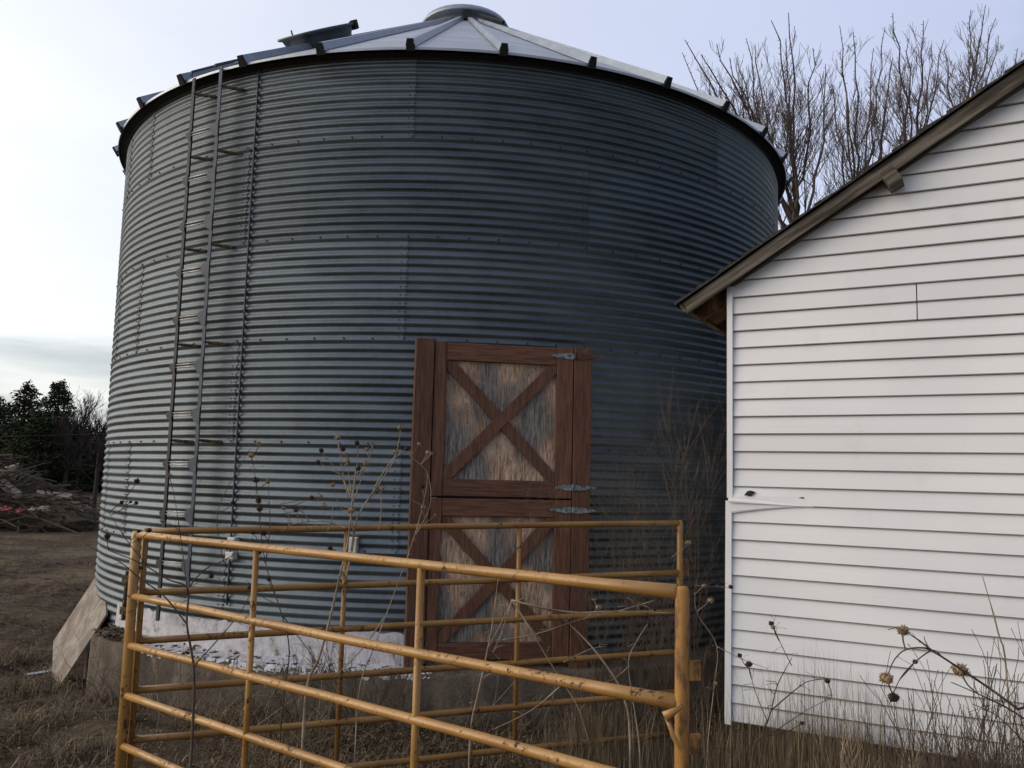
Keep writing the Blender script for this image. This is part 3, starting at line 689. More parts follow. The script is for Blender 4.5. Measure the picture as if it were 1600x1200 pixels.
# ------------------------------------------------------------------ yellow corral panels
YL = 4.25
Lp = P(216, 834, YL); Rp = P(1060, 817, YL*1.24); Fp = P(1060, 925, YL*.56)
def panel(A, B, label, tA, tB, uprights, r=.0175, postA=.026, postB=.021, rust=False, rails=6, gp=(0, .30, .535, .772, 1.008, 1.25), endcut=None):
    A = A.copy(); B = B.copy(); d = Vector((B.x-A.x, B.y-A.y, 0)).normalized()
    base = Vector((A.x, A.y, gz2(A.x, A.y)))
    t = thing('corral_panel', label, 'livestock panel', base, 'yellow pipe corral panels')
    for i, g_ in enumerate(gp):
        a = Vector((A.x, A.y, tA-g_)); e = Vector((B.x, B.y, tB-g_*(1.0 if not rust else .985)))
        if endcut and i == len(gp)-1: e = a.lerp(e, endcut)
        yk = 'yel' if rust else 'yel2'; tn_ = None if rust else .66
        sag = .006*math.sin(i*2.1)
        pts = []
        for j in range(13):
            k = j/12; pts.append(a.lerp(e, k)+Vector((random.uniform(-.0012, .0012), .006*math.sin(i*1.7)*math.sin(k*5+i), -sag*math.sin(k*math.pi)+random.uniform(-.0012, .0012)))*(1 if 0 < j < 12 else 0))
        rr = [r]*13
        if rust: rr[-1] = r*1.25; rr[-2] = r*1.05
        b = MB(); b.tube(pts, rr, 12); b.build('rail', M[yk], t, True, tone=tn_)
    for (q, top, rad_, m_, nm_) in ((A, tA, postA, 'yel', 'end_post'), (B, tB, postB, 'rustpost' if rust else 'yel', 'end_post')):
        z0 = gz2(q.x, q.y)-.02; ex = -1 if q is A else 1
        c = Vector((q.x, q.y, 0))+d*(rad_*.6*ex)
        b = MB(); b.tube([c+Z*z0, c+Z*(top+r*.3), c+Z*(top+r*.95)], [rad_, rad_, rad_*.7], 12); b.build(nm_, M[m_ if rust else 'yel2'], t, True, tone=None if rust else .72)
    for k, g0, g1 in uprights:
        c = A.lerp(B, k); c.z = 0; top = tA+(tB-tA)*k; n = Vector((-d.y, d.x, 0)); off = -n*(r+.006)
        if (Vector((0,0,0))-c).dot(n) > 0: off = n*(r+.006)
        b = MB(); b.box(c+off*0, d, n, Z, (-.015, .015), (-.009, .009), (top-g1, top-g0)); b.build('upright', M['yel'], t)
    return t, d
TA = Lp.z; FPn, dF = panel(Lp, Fp, 'yellow pipe corral panel nearest the viewer, slanting towards the camera', TA-.004, Fp.z, [], postA=.024, postB=.0195, rust=True)
# uprights of the front panel at the pixels 398 and 653, of the rear one at 543 and 813
def kon(A, B, u):
    lo, hi = 0, 1
    for _ in range(40):
        m_ = (lo+hi)/2; p = A.lerp(B, m_)-EYE; x = 800+FP*p.dot(cR)/p.dot(cF)
        if x < u: lo = m_
        else: hi = m_
    return lo
RPN_ = None
def addup(t, A, B, k, top, g0, g1, wd=.0135):
    d = Vector((B.x-A.x, B.y-A.y, 0)).normalized(); n = Vector((-d.y, d.x, 0)); c = A.lerp(B, k); c.z = 0
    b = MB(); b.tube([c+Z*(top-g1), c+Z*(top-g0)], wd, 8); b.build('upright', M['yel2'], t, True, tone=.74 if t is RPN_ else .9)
for u in (398, 655):
    k = kon(Lp, Fp, u+3); addup(FPn, Lp, Fp, k, TA+(Fp.z-TA)*k, .0, 1.30, .0135)
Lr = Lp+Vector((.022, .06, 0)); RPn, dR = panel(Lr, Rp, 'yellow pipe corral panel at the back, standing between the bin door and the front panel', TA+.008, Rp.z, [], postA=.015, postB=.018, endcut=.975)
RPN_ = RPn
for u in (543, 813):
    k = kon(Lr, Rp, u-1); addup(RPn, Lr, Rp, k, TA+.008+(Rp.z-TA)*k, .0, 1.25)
# lugs and fittings
def lug(parent, c, d, w_, h, mt_='rustpost', dep=.012):
    n = Vector((-d.y, d.x, 0)); b = MB(); b.box(c, d, n, Z, (0, w_), (-dep/2, dep/2), (-h/2, h/2)); b.build('connector_lug', M[mt_], parent)
for dz_, w_, h in ((.10, .05, .075), ): lug(RPn, Vector((Rp.x, Rp.y, Rp.z-.27))+dR*.015, dR, .055, .10)
ep = Vector((Fp.x, Fp.y, 0))+dF*.02
ex = Vector((1, .15, 0)).normalized()
for v in (1048, 1163): lug(FPn, Vector((ep.x, ep.y, P(1090, v, ep.y).z))+ex*.01, ex, .034, .052)
# weld bead down the rusted side of the front end post
b = MB()
for i in range(34): b.ball(ep-dF*.008+ex*.0195+Z*(Fp.z-.05-i*.0095), .0055, 6, 4, (1, 1, .7), .2)
b.build('weld_bead', M['hinger'], FPn)
b = MB(); q_ = ep-dF*.008+ex*.0155; b.tube([q_+Z*(Fp.z-.02), q_+Z*(Fp.z-.52)], .0075, 8); b.build('rust_strip', M['hinger'], FPn, True)
b = MB(); q0 = P(1066, 1104, ep.y-.03); b.tube([P(1038, 1120, ep.y-.04), P(1052, 1112, ep.y-.04), q0], [.015, .010, .004], 8)
b.tube([P(1042, 1122, ep.y-.035), P(1052, 1150, ep.y-.035), P(1066, 1175, ep.y-.03), P(1076, 1200, ep.y-.02)], [.006, .007, .007, .006], 6); b.build('bent_tab', M['yel'], FPn, True)
# rusty hinge pin and latch on the corner post at the left
b = MB(); c = Vector((Lp.x, Lp.y, 0)); hdn = Vector((-1, .25, 0)).normalized()
b.tube([c+hdn*.045+Z*(P(205, 893, YL).z), c+hdn*.05+Z*(P(205, 970, YL).z)], [.010, .012], 8)
for v in (905, 955): b.box(c+hdn*.045+Z*P(205, v, YL).z, hdn*.05, Vector((0,.02,0)), Z*.035)
b.build('hinge_pin', M['rustbr'], FPn)
# ------------------------------------------------------------------ leaning plywood and small scrap
B0, B1 = Vector((-3.80, 7.75, 0)), Vector((0,0,0))
tl, tr = P(148, 908, 8.48), P(183, 934, 7.72)
bl, br_ = P(76, 1029, 8.56), P(91, 1063, 7.78)
# keep it a true rectangle: axis along the slope and across
top = (tl+tr)/2; bot = (bl+br_)/2; ax = top-bot; acr = (tr-tl); acr = acr-ax*(acr.dot(ax)/ax.dot(ax)); acr.normalize()
LB = thing('plywood_sheet', 'weathered tan plywood sheet leaning against the left foot of the bin', 'plywood sheet', bot)
hw = (tr-tl).length/2; axn = ax.normalized(); nb = axn.cross(acr).normalized()
b = MB(); b.bbox(bot, acr, nb, ax, (-hw, hw), (-.009, .009), (0, 1), .001); b.build('board', M['board'], LB)
b = MB(); p = PZ(62, 1052, -.05); b.box(p, Vector((.19, .09, .02)), Vector((-.03, .075, 0)), Z*.02, (-.5, .5)); o = b.build('metal_scrap', M['hinge']); kv(o, label='small flat grey metal scrap lying in front of the leaning plywood', category='scrap')
b = MB(); p0 = PZ(740, 1165, .05); p1 = PZ(905, 1110, .02); d = (p1-p0).normalized(); n = Vector((-d.y, d.x, 0)); b.box(p0+Z*.06, p1-p0, n*.12, Z*.03, (0, 1), (-.5, .5)); o = b.build('grey_plank', M['lumber']); kv(o, label='grey plank lying on the ground below the bin door', category='plank')
# ------------------------------------------------------------------ brush pile with scrap, far left
def grow(b, p, d, ln, r, depth, up=.25, spread=.5, n=4, seg=4, minr=.003, kids=(3, 5), tips=None, wig=.16):
    pts = [p.copy()]; rs = [r]; dd = d.normalized(); 
    for i in range(seg):
        dd = (dd+Vector((random.gauss(0, wig), random.gauss(0, wig), random.gauss(0, wig*.7)+up*.25))).normalized()
        p = p+dd*(ln/seg); pts.append(p.copy()); rs.append(max(minr, r*(1-.75*(i+1)/seg)))
    b.tube(pts, rs, n if depth > 0 else 3, False)
    if depth > 0:
        for _ in range(random.randint(*kids)):
            k = random.uniform(.25, .98); i = min(seg-1, int(k*seg)); q = pts[i].lerp(pts[i+1], k*seg-i)
            sd_ = Vector((random.gauss(0, 1), random.gauss(0, 1), random.gauss(0, .5))).normalized()
            nd = (dd*.8+sd_*spread+Vector((0,0,up))).normalized()
            grow(b, q, nd, ln*random.uniform(.38, .62), rs[i]*.6, depth-1, up, spread, n, seg, minr, kids, tips, wig)
    elif tips is not None: tips.append(pts[-1])
random.seed(11)
def gp(u, v, Y): p = P(u, v, Y); p.z = gz2(p.x, p.y); return p
b = MB()
for i in range(1500):
    Y = random.uniform(24, 33); u = random.triangular(-260, 165, -60); p = gp(u, 800, Y)
    hmax = max(.3, 2.5*(1-abs(u+60)/260)); z = random.random()**1.2*hmax
    q = random.random()*6.28; ln = random.uniform(.6, 2.2); d = Vector((math.cos(q), math.sin(q)*.5, random.uniform(-.12, .35)))
    p0 = p+Z*(z+.05); b.tube([p0-d*ln*.5, p0+Vector((0,0,random.uniform(-.08, .1))), p0+d*ln*.5+Vector((0,0,random.uniform(-.2, .2)))], [random.uniform(.015, .05), .02, .008], 4, False)
M['brush'] = mat('cut_brush', None, .9, 0, f_attr([(.03, .024, .02), (.09, .07, .055), (.05, .035, .03), (.16, .13, .105)]), .1)
o = b.build('brush_pile', M['brush'], None, kind='stuff'); kv(o, label='heap of cut brush and branches at the edge of the yard', category='brush pile')
b = MB()
for i in range(26):
    u = random.uniform(-230, 150); Y = random.uniform(25, 32); p = gp(u, 800, Y); h = max(.35, 2.0*(1-abs(u+60)/260)); b.ball(p+Z*h*.05, h*random.uniform(.45, .7), 11, 7, (1.8, 1, .8), .35)
o = b.build('soil_mound', M['ground'], None, True, kind='structure')
for (u0, v0, u1, v1, Y, wd, lab) in ((-60, 752, 26, 729, 26, .22, 'pale lumber plank sticking out level from the top of the brush pile'), (-70, 768, 30, 741, 26.6, .14, 'thin lumber strip just below the pale plank on the brush pile'), (-5, 748, 30, 775, 25.5, .22, 'grey lumber plank sloping down the side of the brush pile'), (55, 770, 110, 776, 27, .12, 'grey stick lying on the low end of the brush pile')):
    p0, p1 = P(u0, v0, Y), P(u1, v1, Y-.4); d = p1-p0; b = MB(); b.box(p0, d, Vector((0, .25, .1)), Z*wd*.55, (0, 1)); o = b.build('lumber_plank', M['lumber']); kv(o, label=lab, category='plank')
for (u, v, s, lab, mt_, cat) in ((8, 795, .24, 'faded red plastic scrap, left one of two below the brush pile', 'redrag', 'scrap'), (32, 798, .19, 'faded red plastic scrap, right one of two below the brush pile', 'redrag', 'scrap'), (55, 797, .24, 'small pale bag beside the red scraps', 'white', 'bag'), (70, 795, .26, 'crumpled pale bag farthest right beside the red scraps', 'white', 'bag')):
    p = P(u, v, 23.5); b = MB(); b.ball(p, s*.55, 9, 6, (1.1, .7, .6), .4); b.build('scrap' if mt_ == 'redrag' else 'bag', M[mt_] if mt_ == 'redrag' else M['lumber'], None, label=lab, category=cat)
# ------------------------------------------------------------------ far trees
def foliage(b, c, r, n, sz, up=.6):
    for _ in range(n):
        d = Vector((random.gauss(0,1), random.gauss(0,1), random.gauss(0,1))).normalized()*(random.random()**.45); q = c+Vector((d.x*r.x, d.y*r.y, d.z*r.z))
        t = Vector((random.gauss(0,1), random.gauss(0,1), random.gauss(0,.6))).normalized()*sz*random.uniform(.5, 1.3); u_ = t.orthogonal().normalized()*sz*random.uniform(.3, .7)
        b.add([q-t, q+u_*.6, q+t, q-u_], [(0,1,2,3)])
def conifer(u, vtop, Y, wpx, lab, seed, grp='dark conifers beyond the yard'):
    random.seed(seed); base = gp(u, 760, Y); topz = P(u, vtop, Y).z; h = topz-base.z; w_ = wpx/FP*Y/2
    t = thing('conifer', lab, 'tree', base, grp)
    b = MB(); b.tube([base-Z*.2, base+Z*h*.5, base+Z*h*.96], [.22, .14, .02], 6); b.build('trunk', M['bark2'], t)
    b = MB(); nb_ = 66
    for i in range(nb_):
        k = .06+.93*(i/nb_); a = random.random()*6.28
        prof = (1-k)**.62*random.uniform(.55, 1.15)+.06
        if k < .3: prof *= .75+k
        rr = w_*prof; c = base+Vector((math.cos(a)*rr*.55, math.sin(a)*rr*.55, h*k+random.uniform(-.15, .15)))
        foliage(b, c, Vector((rr*.50+.12, rr*.50+.12, h*.040+.10)), int(70+120*(1-k)), .13)
    b.build('crown', M['needle'], t)
conifer(-75, 640, 62, 190, 'dark conifer at the far left edge of the row', 1); conifer(-12, 622, 66, 150, 'dark conifer just left of the two tallest ones', 2)
conifer(28, 600, 60, 130, 'left one of the two tallest dark conifers', 3); conifer(80, 596, 58, 120, 'right one of the two tallest dark conifers', 4)
conifer(56, 645, 55, 190, 'low dark conifer in front of the two tallest ones', 5); conifer(-140, 615, 70, 110, 'dark conifer beyond the left side of the yard', 6)
def bare(u, vtop, Y, lab, seed, grp='bare trees at the far wood edge', r=.16, mt_='bark2', sub=9, w_=1.0):
    random.seed(seed); base = gp(u, 760, Y); h = P(u, vtop, Y).z-base.z
    t = thing('bare_tree', lab, 'tree', base, grp)
    b = MB(); b.tube([base-Z*.2, base+Z*h*.45+Vector((.1,0,0)), base+Z*h*.8], [r, r*.6, r*.25], 5); b.build('trunk', M[mt_], t)
    b = MB()
    for i in range(sub):
        k = .25+.6*random.random(); q = base+Z*h*k; a = random.random()*6.28
        grow(b, q, Vector((math.cos(a)*.5*w_, math.sin(a)*.5*w_, 1)), h*(1.05-k)*random.uniform(.5, .95), r*.4, 2, .3, .55, 4, 4, .010, (5, 7))
    b.build('branches', M['twigs'], t); return t
bare(122, 628, 64, 'bare tree poking above the wood right of the conifers', 21); bare(118, 652, 58, 'dense bare tree beside the right conifer', 22, sub=14, w_=1.6)
bare(150, 655, 60, 'pale bare tree close to the left wall of the bin', 23, sub=14, w_=1.5); bare(100, 660, 55, 'low bare tree before the right conifer', 24, sub=13, w_=1.8); bare(172, 650, 66, 'bare tree half hidden behind the bin wall', 25, sub=12, w_=1.4)
random.seed(31)   # the wood behind, one mass
b = MB()
for i in range(2100):
    a = random.uniform(-62, 58) if i < 1500 else random.uniform(-38, -20); Y = random.uniform(62, 95); p = Vector((math.tan(R_(a))*Y, Y, 0)); h = random.uniform(3.2, 6.4)*Y/75
    b.tube([p, p+Vector((random.gauss(0, .3), 0, h*.6)), p+Vector((random.gauss(0, .5), 0, h))], [.12, .07, .02], 3, False)
    foliage(b, p+Z*h*.5, Vector((1.3, 1, h*.42)), 44 if -34 < a < -22 else 30, .38)
o = b.build('far_wood', M['twigs'], None, kind='stuff'); kv(o, label='dark leafless wood closing the view behind the yard', category='wood')
b = MB(); q0 = gp(147, 790, 30)
t = thing('young_tree', 'thin dark young tree standing beside the brush pile near the bin wall', 'tree', q0)
b.tube([q0-Z*.1, q0+Z*1.2, q0+Z*2.4], [.10, .07, .03], 6); b.build('trunk', M['bark2'], t); b = MB()
random.seed(5)
for i in range(7): a = random.random()*6.28; grow(b, q0+Z*random.uniform(1.0, 2.2), Vector((math.cos(a)*.7, math.sin(a)*.7, .8)), 1.0, .03, 2, .2, .6, 4, 4, .007, (4, 6))
b.build('branches', M['twigs'], t)
for (v0, v1, lab) in ((643, 633, 'upper one of two thin overhead wires crossing the far trees'), (668, 662, 'lower one of two thin overhead wires crossing the far trees')):
    b = MB(); p0 = P(-900, v0+22, 52); p1 = P(100, v1, 50); p2 = P(700, v1-6, 50)
    pts = [p0.lerp(p2, k/16)-Z*.9*math.sin(k/16*math.pi)*.5 for k in range(17)]; b.tube(pts, .008, 4); b.build('overhead_wire', M['wire'], None, label=lab, category='wire')
# ------------------------------------------------------------------ bare trees behind the shed
def crown(name_lab, root, fork, tips, seed, Y, rbase=.16):
    random.seed(seed); base = gp(root, 760, Y); fk = P(fork[0], fork[1], Y); base.x = P(root, 500, Y).x
    t = thing('bare_tree', name_lab, 'tree', base, 'leafless trees behind the shed')
    b = MB(); mid = base.lerp(fk, .5)+Vector((.15, 0, 0)); b.tube([base-Z*.2, mid, fk], [rbase, rbase*.85, rbase*.65], 8); b.build('trunk', M['bark'], t, True)
    b = MB()
    for (u, v) in tips:
        dy = random.uniform(-1.6, 1.6); tip = P(u, v, Y+dy); st = fk+Vector((0, 0, random.uniform(-.7, .2)))
        bow = Vector(((tip.x-st.x)*random.uniform(-.05, .16), dy*.1, -(tip.z-st.z)*.04)); pts = []; rs = []; n = 11
        r0 = rbase*random.uniform(.15, .26)
        for i in range(n+1):
            k = i/n; q = st.lerp(tip, k)+bow*math.sin(k*math.pi)+Vector((random.gauss(0, .035), random.gauss(0, .035), 0))*(1 if 0 < i < n else 0); pts.append(q); rs.append(r0*(1-k)**.8+.006)
        b.tube(pts, rs, 6, False)
        for _ in range(13):
            k = random.uniform(.10, .93); i = min(n-1, int(k*n)); q = pts[i].lerp(pts[i+1], k*n-i); ax_ = (pts[i+1]-pts[i]).normalized()
            sd_ = Vector((random.gauss(0, 1), random.gauss(0, 1), 0)).normalized(); ln = (1.5*(1-k)+.22)*random.uniform(.45, 1.0)
            grow(b, q, ax_+sd_*.75+Z*.05, ln, rs[i]*.42, 2 if k < .65 else 1, .30, .46, 4, 4, .0032, (3, 6), None, .09)
        for k_ in np.arange(.35, 1, .035):   # buds
            i = min(n-1, int(k_*n)); q = pts[i].lerp(pts[i+1], k_*n-i); s_ = Vector((random.gauss(0, 1), random.gauss(0, 1), .5)).normalized(); b.tube([q, q+s_*.05], [.007, .004], 3, False)
    b.build('branches', M['bark'], t)
crown('leafless tree rising right beside the bin eave', 1255, (1245, 350), [(1070, 62), (1066, 82), (1120, 68), (1180, 70), (1205, 32), (1232, 20), (1228, 60), (1270, 75), (1155, 110), (1290, 100), (1095, 85), (1108, 120), (1140, 90), (1166, 60)], 41, 14.5, .115)
crown('leafless tree with a forked top, second from the bin', 1330, (1345, 360), [(1312, 40), (1318, 75), (1333, 50), (1365, 75), (1383, 42), (1300, 130), (1395, 90)], 42, 15.5, .115)
crown('leafless tree third from the bin, over the middle of the roof slope', 1410, (1420, 300), [(1395, 20), (1420, 60), (1443, 32), (1455, 70), (1475, 62), (1405, 95)], 43, 16.5, .115)
crown('leafless tree farthest from the bin, over the upper roof slope', 1505, (1500, 240), [(1517, 15), (1540, 8), (1556, 28), (1560, 55), (1475, 78), (1590, 75), (1530, 60)], 44, 17.5, .115)
# thicket between the trunks
random.seed(45); b = MB()
for i in range(15):
    p = gp(random.uniform(1195, 1640), 700, random.uniform(15, 20)); p.z = 0; grow(b, p, Vector((random.gauss(0, .12), random.gauss(0, .12), 1)), random.uniform(3.0, 4.6)*p.y/16, .026, 3, .35, .42, 4, 5, .004, (4, 6), None, .07)
o = b.build('thicket', M['bark'], None, kind='stuff'); kv(o, label='tangle of leafless saplings between the trees behind the shed', category='thicket')
# ------------------------------------------------------------------ dried weeds
def seedhead(c, r, parent, mt_='head'):
    b = MB(); b.ball(c, r*.72, 8, 5, (1, 1, .8), .15)
    for _ in range(60):
        d = Vector((random.gauss(0,1), random.gauss(0,1), random.gauss(0,.8))).normalized(); s = d.orthogonal().normalized()*r*.12
        b.add([c+d*r*.5-s, c+d*r*.5+s, c+d*r*random.uniform(.82, 1.05)], [(0,1,2)])
    b.build('seed_head', M[mt_], parent)
def smooth(pts, n=4):
    out = []
    for i in range(len(pts)-1):
        p0, p1, p2, p3 = pts[max(i-1, 0)], pts[i], pts[i+1], pts[min(i+2, len(pts)-1)]
        for k in range(n):
            t = k/n; out.append(.5*((2*p1)+(p2-p0)*t+(2*p0-5*p1+4*p2-p3)*t*t+(3*p1-p0-3*p2+p3)*t**3))
    out.append(pts[-1]); return out
def weed(lab, Y, stems, heads, mt_='stemp', seed=1, hr=(.013, .019), hm='head', name='dried_weed', r=.0045, twig=2):
    random.seed(seed); u, v = stems[0][0][0]; base = P(u, v, Y); base.z = gz2(base.x, base.y)
    t = thing(name, lab, 'dried weed', base, 'dried weeds round the pen'); allp = []
    for si, (path, rr) in enumerate(stems):
        pts = []; dy0 = 0 if si == 0 else random.uniform(-.05, .05)
        for j, (a, c) in enumerate(path): pts.append(P(a, c, Y+dy0*j/len(path)+random.uniform(-.012, .012)))
        if si == 0 and path[0][1] > 990: pts.insert(0, Vector((pts[0].x, pts[0].y, base.z-.02)))
        pts = smooth(pts, 5); allp += pts; n = len(pts); b = MB(); b.tube(pts, [max(.0012, rr*(1-.72*i/n)) for i in range(n)], 5)
        for _ in range(twig):
            i = random.randrange(n//3, n); q = pts[i]; d = Vector((random.gauss(0,1), random.gauss(0,.6), random.gauss(.5,.6))).normalized()
            b.tube([q, q+d*.02+Vector((random.gauss(0,.006),0,.006)), q+d*.045], [rr*.4, rr*.3, .001], 4)
        b.build('stem', M[mt_], t, True)
    for h in heads:
        rr = random.uniform(*hr)*(h[2] if len(h) > 2 else 1); mm = h[3] if len(h) > 3 else random.choice((hm, hm, 'headd'))
        c = P(h[0], h[1], Y+random.uniform(-.05, .05)); seedhead(c, rr, t, mm)
        q = min(allp, key=lambda p: (p-c).length+(0 if p.z < c.z-.04 else .12)); D = (q-c).length
        if D > rr*1.1:
            mid = q.lerp(c, .5)+Vector((random.uniform(-.08, .08)*D, 0, random.uniform(-.12, .05)*D)); b = MB(); b.tube(smooth([q, mid, c], 4), [.0018]*9, 4, False); b.build('stem', M[mt_], t, True)
    return t
weed('tall pale dried weed with many seed heads inside the pen left of the door', 4.15,
 [([(478, 1090), (498, 1030), (515, 970), (530, 905), (543, 850), (549, 800), (552, 765), (556, 735)], .0085),
  ([(540, 905), (552, 850), (556, 815), (575, 780), (600, 745), (618, 712), (626, 672)], .0055), ([(585, 762), (603, 732), (617, 713)], .004),
  ([(550, 790), (560, 762), (572, 726)], .004), ([(545, 780), (535, 735), (527, 688)], .003), ([(548, 775), (530, 740), (505, 710)], .003), ([(549, 770), (545, 745), (543, 722)], .003), ([(553, 762), (558, 725), (558, 694)], .003), ([(556, 750), (575, 722), (583, 694)], .003),
  ([(543, 826), (510, 815), (483, 815), (455, 820), (440, 830)], .0045), ([(483, 815), (475, 802), (463, 796)], .003), ([(592, 830), (596, 795), (594, 772), (588, 765)], .0035), ([(548, 860), (552, 830), (546, 800), (533, 795), (520, 758)], .003), ([(512, 830), (520, 806), (519, 792)], .003)],
 [(527,684,1),(502,704,1),(497,722,.9),(536,702,1.15),(558,692,1.15),(583,693,1),(543,720,1.1),(572,724,1),(520,757,.9),(548,765,1.1),(560,732,1),(573,702,.9),(625,668,1.1),(618,706,1.1),(636,701,1.1),(540,709,.8),(590,763,.9),(598,762,.9),(549,797,1.2),(516,857,1.2,'headd'),(463,797,.9,'headd'),(443,794,.8),(449,806,.7,'headd')], seed=3)
weed('slender dried weed leaning in front of the left door jamb', 4.4, [([(560, 1090), (585, 1010), (615, 930), (650, 830), (665, 770), (668, 740)], .004), ([(650, 835), (672, 790), (668, 740), (640, 712)], .003), ([(600, 965), (565, 1015), (520, 1060)], .004)],
 [(655,694,1),(669,707,1.1),(674,709,.9),(660,760,1.1),(661,793,1),(627,769,1,'headd'),(680,805,.7)], seed=4)
weed('thin dark weed with paired heads behind the front panel, near its first upright', 3.9, [([(440, 1120), (452, 1020), (440, 960), (415, 880), (404, 800), (400, 755)], .004), ([(415, 880), (422, 820), (419, 757)], .003), ([(440, 960), (470, 1000), (500, 1040)], .003), ([(404, 800), (398, 740), (394, 714)], .002)],
 [(405,694,1),(393,711,1.15),(400,750,1.25),(419,752,1.25),(406,795,1.1,'headd'),(404,782,1,'headd'),(395,832,1,'headd'),(412,833,1,'headd'),(405,862,1.1,'headd'),(487,778,1,'headd'),(500,776,1.1),(506,790,.9),(420,905,1,'headd'),(391,918,1.1,'headd')], 'stemd', 6)
weed('dark many-branched weed rising behind the left corner post', 3.85, [([(300, 1160), (303, 1050), (292, 975), (293, 920), (262, 905), (220, 880), (170, 860)], .007), ([(292, 975), (255, 930), (220, 905), (190, 880), (150, 860), (135, 850)], .004), ([(293, 920), (320, 890), (360, 870), (395, 840)], .0035), ([(303, 1040), (340, 1000), (380, 950), (402, 900)], .0035), ([(293, 930), (285, 860), (275, 790), (266, 748)], .0025), ([(230, 885), (195, 840), (170, 800)], .0025), ([(350, 880), (340, 800), (380, 720), (392, 700)], .002)],
 [(265,743,1.1,'head'),(214,752,1.1,'headd'),(253,814,1,'head'),(190,785,.7,'headd'),(204,784,.6,'headd'),(213,786,.7,'headd'),(168,838,1.1,'headd'),(217,830,.8,'headd'),(233,829,.8,'headd'),(364,785,.8,'headd'),(330,900,.8,'headd'),(220,887,.8,'headd')], 'stemd', 8)
weed('bent pale stalks crossing behind the right part of the front panel', 3.3, [([(985, 1180), (975, 1090), (940, 1030), (900, 985), (862, 955), (800, 938)], .0055), ([(800, 938), (850, 950), (900, 957), (960, 955), (1050, 958)], .005), ([(800, 938), (830, 985), (850, 1020), (878, 1065), (905, 1110), (925, 1180)], .004), ([(960, 957), (1000, 945), (1022, 938)], .0035), ([(800, 938), (785, 985), (770, 1020)], .003), ([(878, 1070), (830, 1110), (770, 1140)], .003), ([(785, 1000), (840, 990), (900, 970), (955, 958)], .0028), ([(880, 1035), (920, 1015), (943, 1010)], .0025)],
 [(928,937,.8,'head'),(935,949,.9,'head'),(1022,952,.8,'headd'),(800,938,.5,'head')], 'stemp', 9)
weed('upright pale weed at the foot of the bin door behind the front panel', 4.2, [([(735, 1150), (748, 1080), (765, 1000), (773, 950), (778, 905)], .006), ([(765, 1010), (790, 960), (800, 940)], .0035), ([(752, 1060), (780, 1045), (800, 1030)], .003)],
 [(778,890,.7,'head'),(736,1098,.8,'head')], 'stemp', 10, (.010, .014))
weed('grey forked stalk standing by the right end of the rear panel', 4.6, [([(1000, 1180), (990, 1100), (982, 1035), (996, 1000), (1012, 975)], .005), ([(984, 1040), (960, 1060), (925, 1075)], .003)], [], 'stemp', 12)
weed('weed with pale heads between the rusted end post and the shed corner', 4.3, [([(1105, 1180), (1115, 1080), (1120, 1010), (1090, 960), (1085, 925)], .003), ([(1120, 1010), (1160, 1030), (1200, 1045)], .0025), ([(1090, 955), (1108, 940)], .003), ([(1085, 915), (1140, 918)], .0018), ([(1050, 870), (1075, 852)], .002)],
 [(1100,915,1.1,'head'),(1110,938,1.2,'head'),(1075,848,1.1,'head'),(1142,917,.9,'headd'),(1118,1068,1,'head')], 'stemp', 13)
weed('dried weed with small dark heads at the shed corner', 3.4, [([(1175, 1195), (1190, 1150), (1205, 1110), (1215, 1070), (1237, 1028)], .0045), ([(1205, 1110), (1240, 1080), (1262, 1065), (1290, 1061)], .003), ([(1237, 1040), (1222, 1010), (1208, 978)], .002), ([(1200, 1130), (1180, 1080), (1170, 1040)], .002), ([(1200, 1150), (1260, 1110), (1300, 1090)], .002)],
 [(1205,974,1,'headd'),(1156,1024,.8,'headd'),(1170,1038,1,'headd'),(1293,1064,1.05,'headd'),(1253,1130,.8,'headd'),(1208,980,.7,'head')], 'stemd', 14, twig=6)
weed('large dried weed with the biggest pale heads leaning in from the right', 2.15, [([(1640, 1150), (1590, 1108), (1545, 1075), (1500, 1045), (1458, 1018), (1440, 1012), (1415, 1015), (1398, 1030), (1388, 1052)], .0042), ([(1458, 1018), (1435, 1000), (1412, 985)], .003), ([(1455, 1016), (1435, 1030), (1410, 1055), (1395, 1085)], .002), ([(1640, 1150), (1580, 1110), (1530, 1085), (1486, 1066)], .003), ([(1600, 1160), (1560, 1120), (1520, 1100)], .002)],
 [(1411,985,1.0,'head'),(1500,1047,1.5,'head'),(1385,1060,1.25,'head'),(1396,1090,1.1,'headd'),(1430,1034,.5,'headd')], 'stemd', 15, (.016, .020))
random.seed(16)
for (u, v0, v1, Y, lab) in ((1568, 1180, 1045, 3.0, None),):
    b = MB(); p0 = P(1590, 1195, Y); p0.z = .1; b.tube(smooth([p0, P(1575, 1080, Y), P(1560, 990, Y), P(1535, 900, Y)], 4), [.003]*10+[.0015]*3, 4); o = b.build('grass_stalk', M['stemp'], None, True, label='single tall grass stalk against the white siding at the right', category='grass stalk')
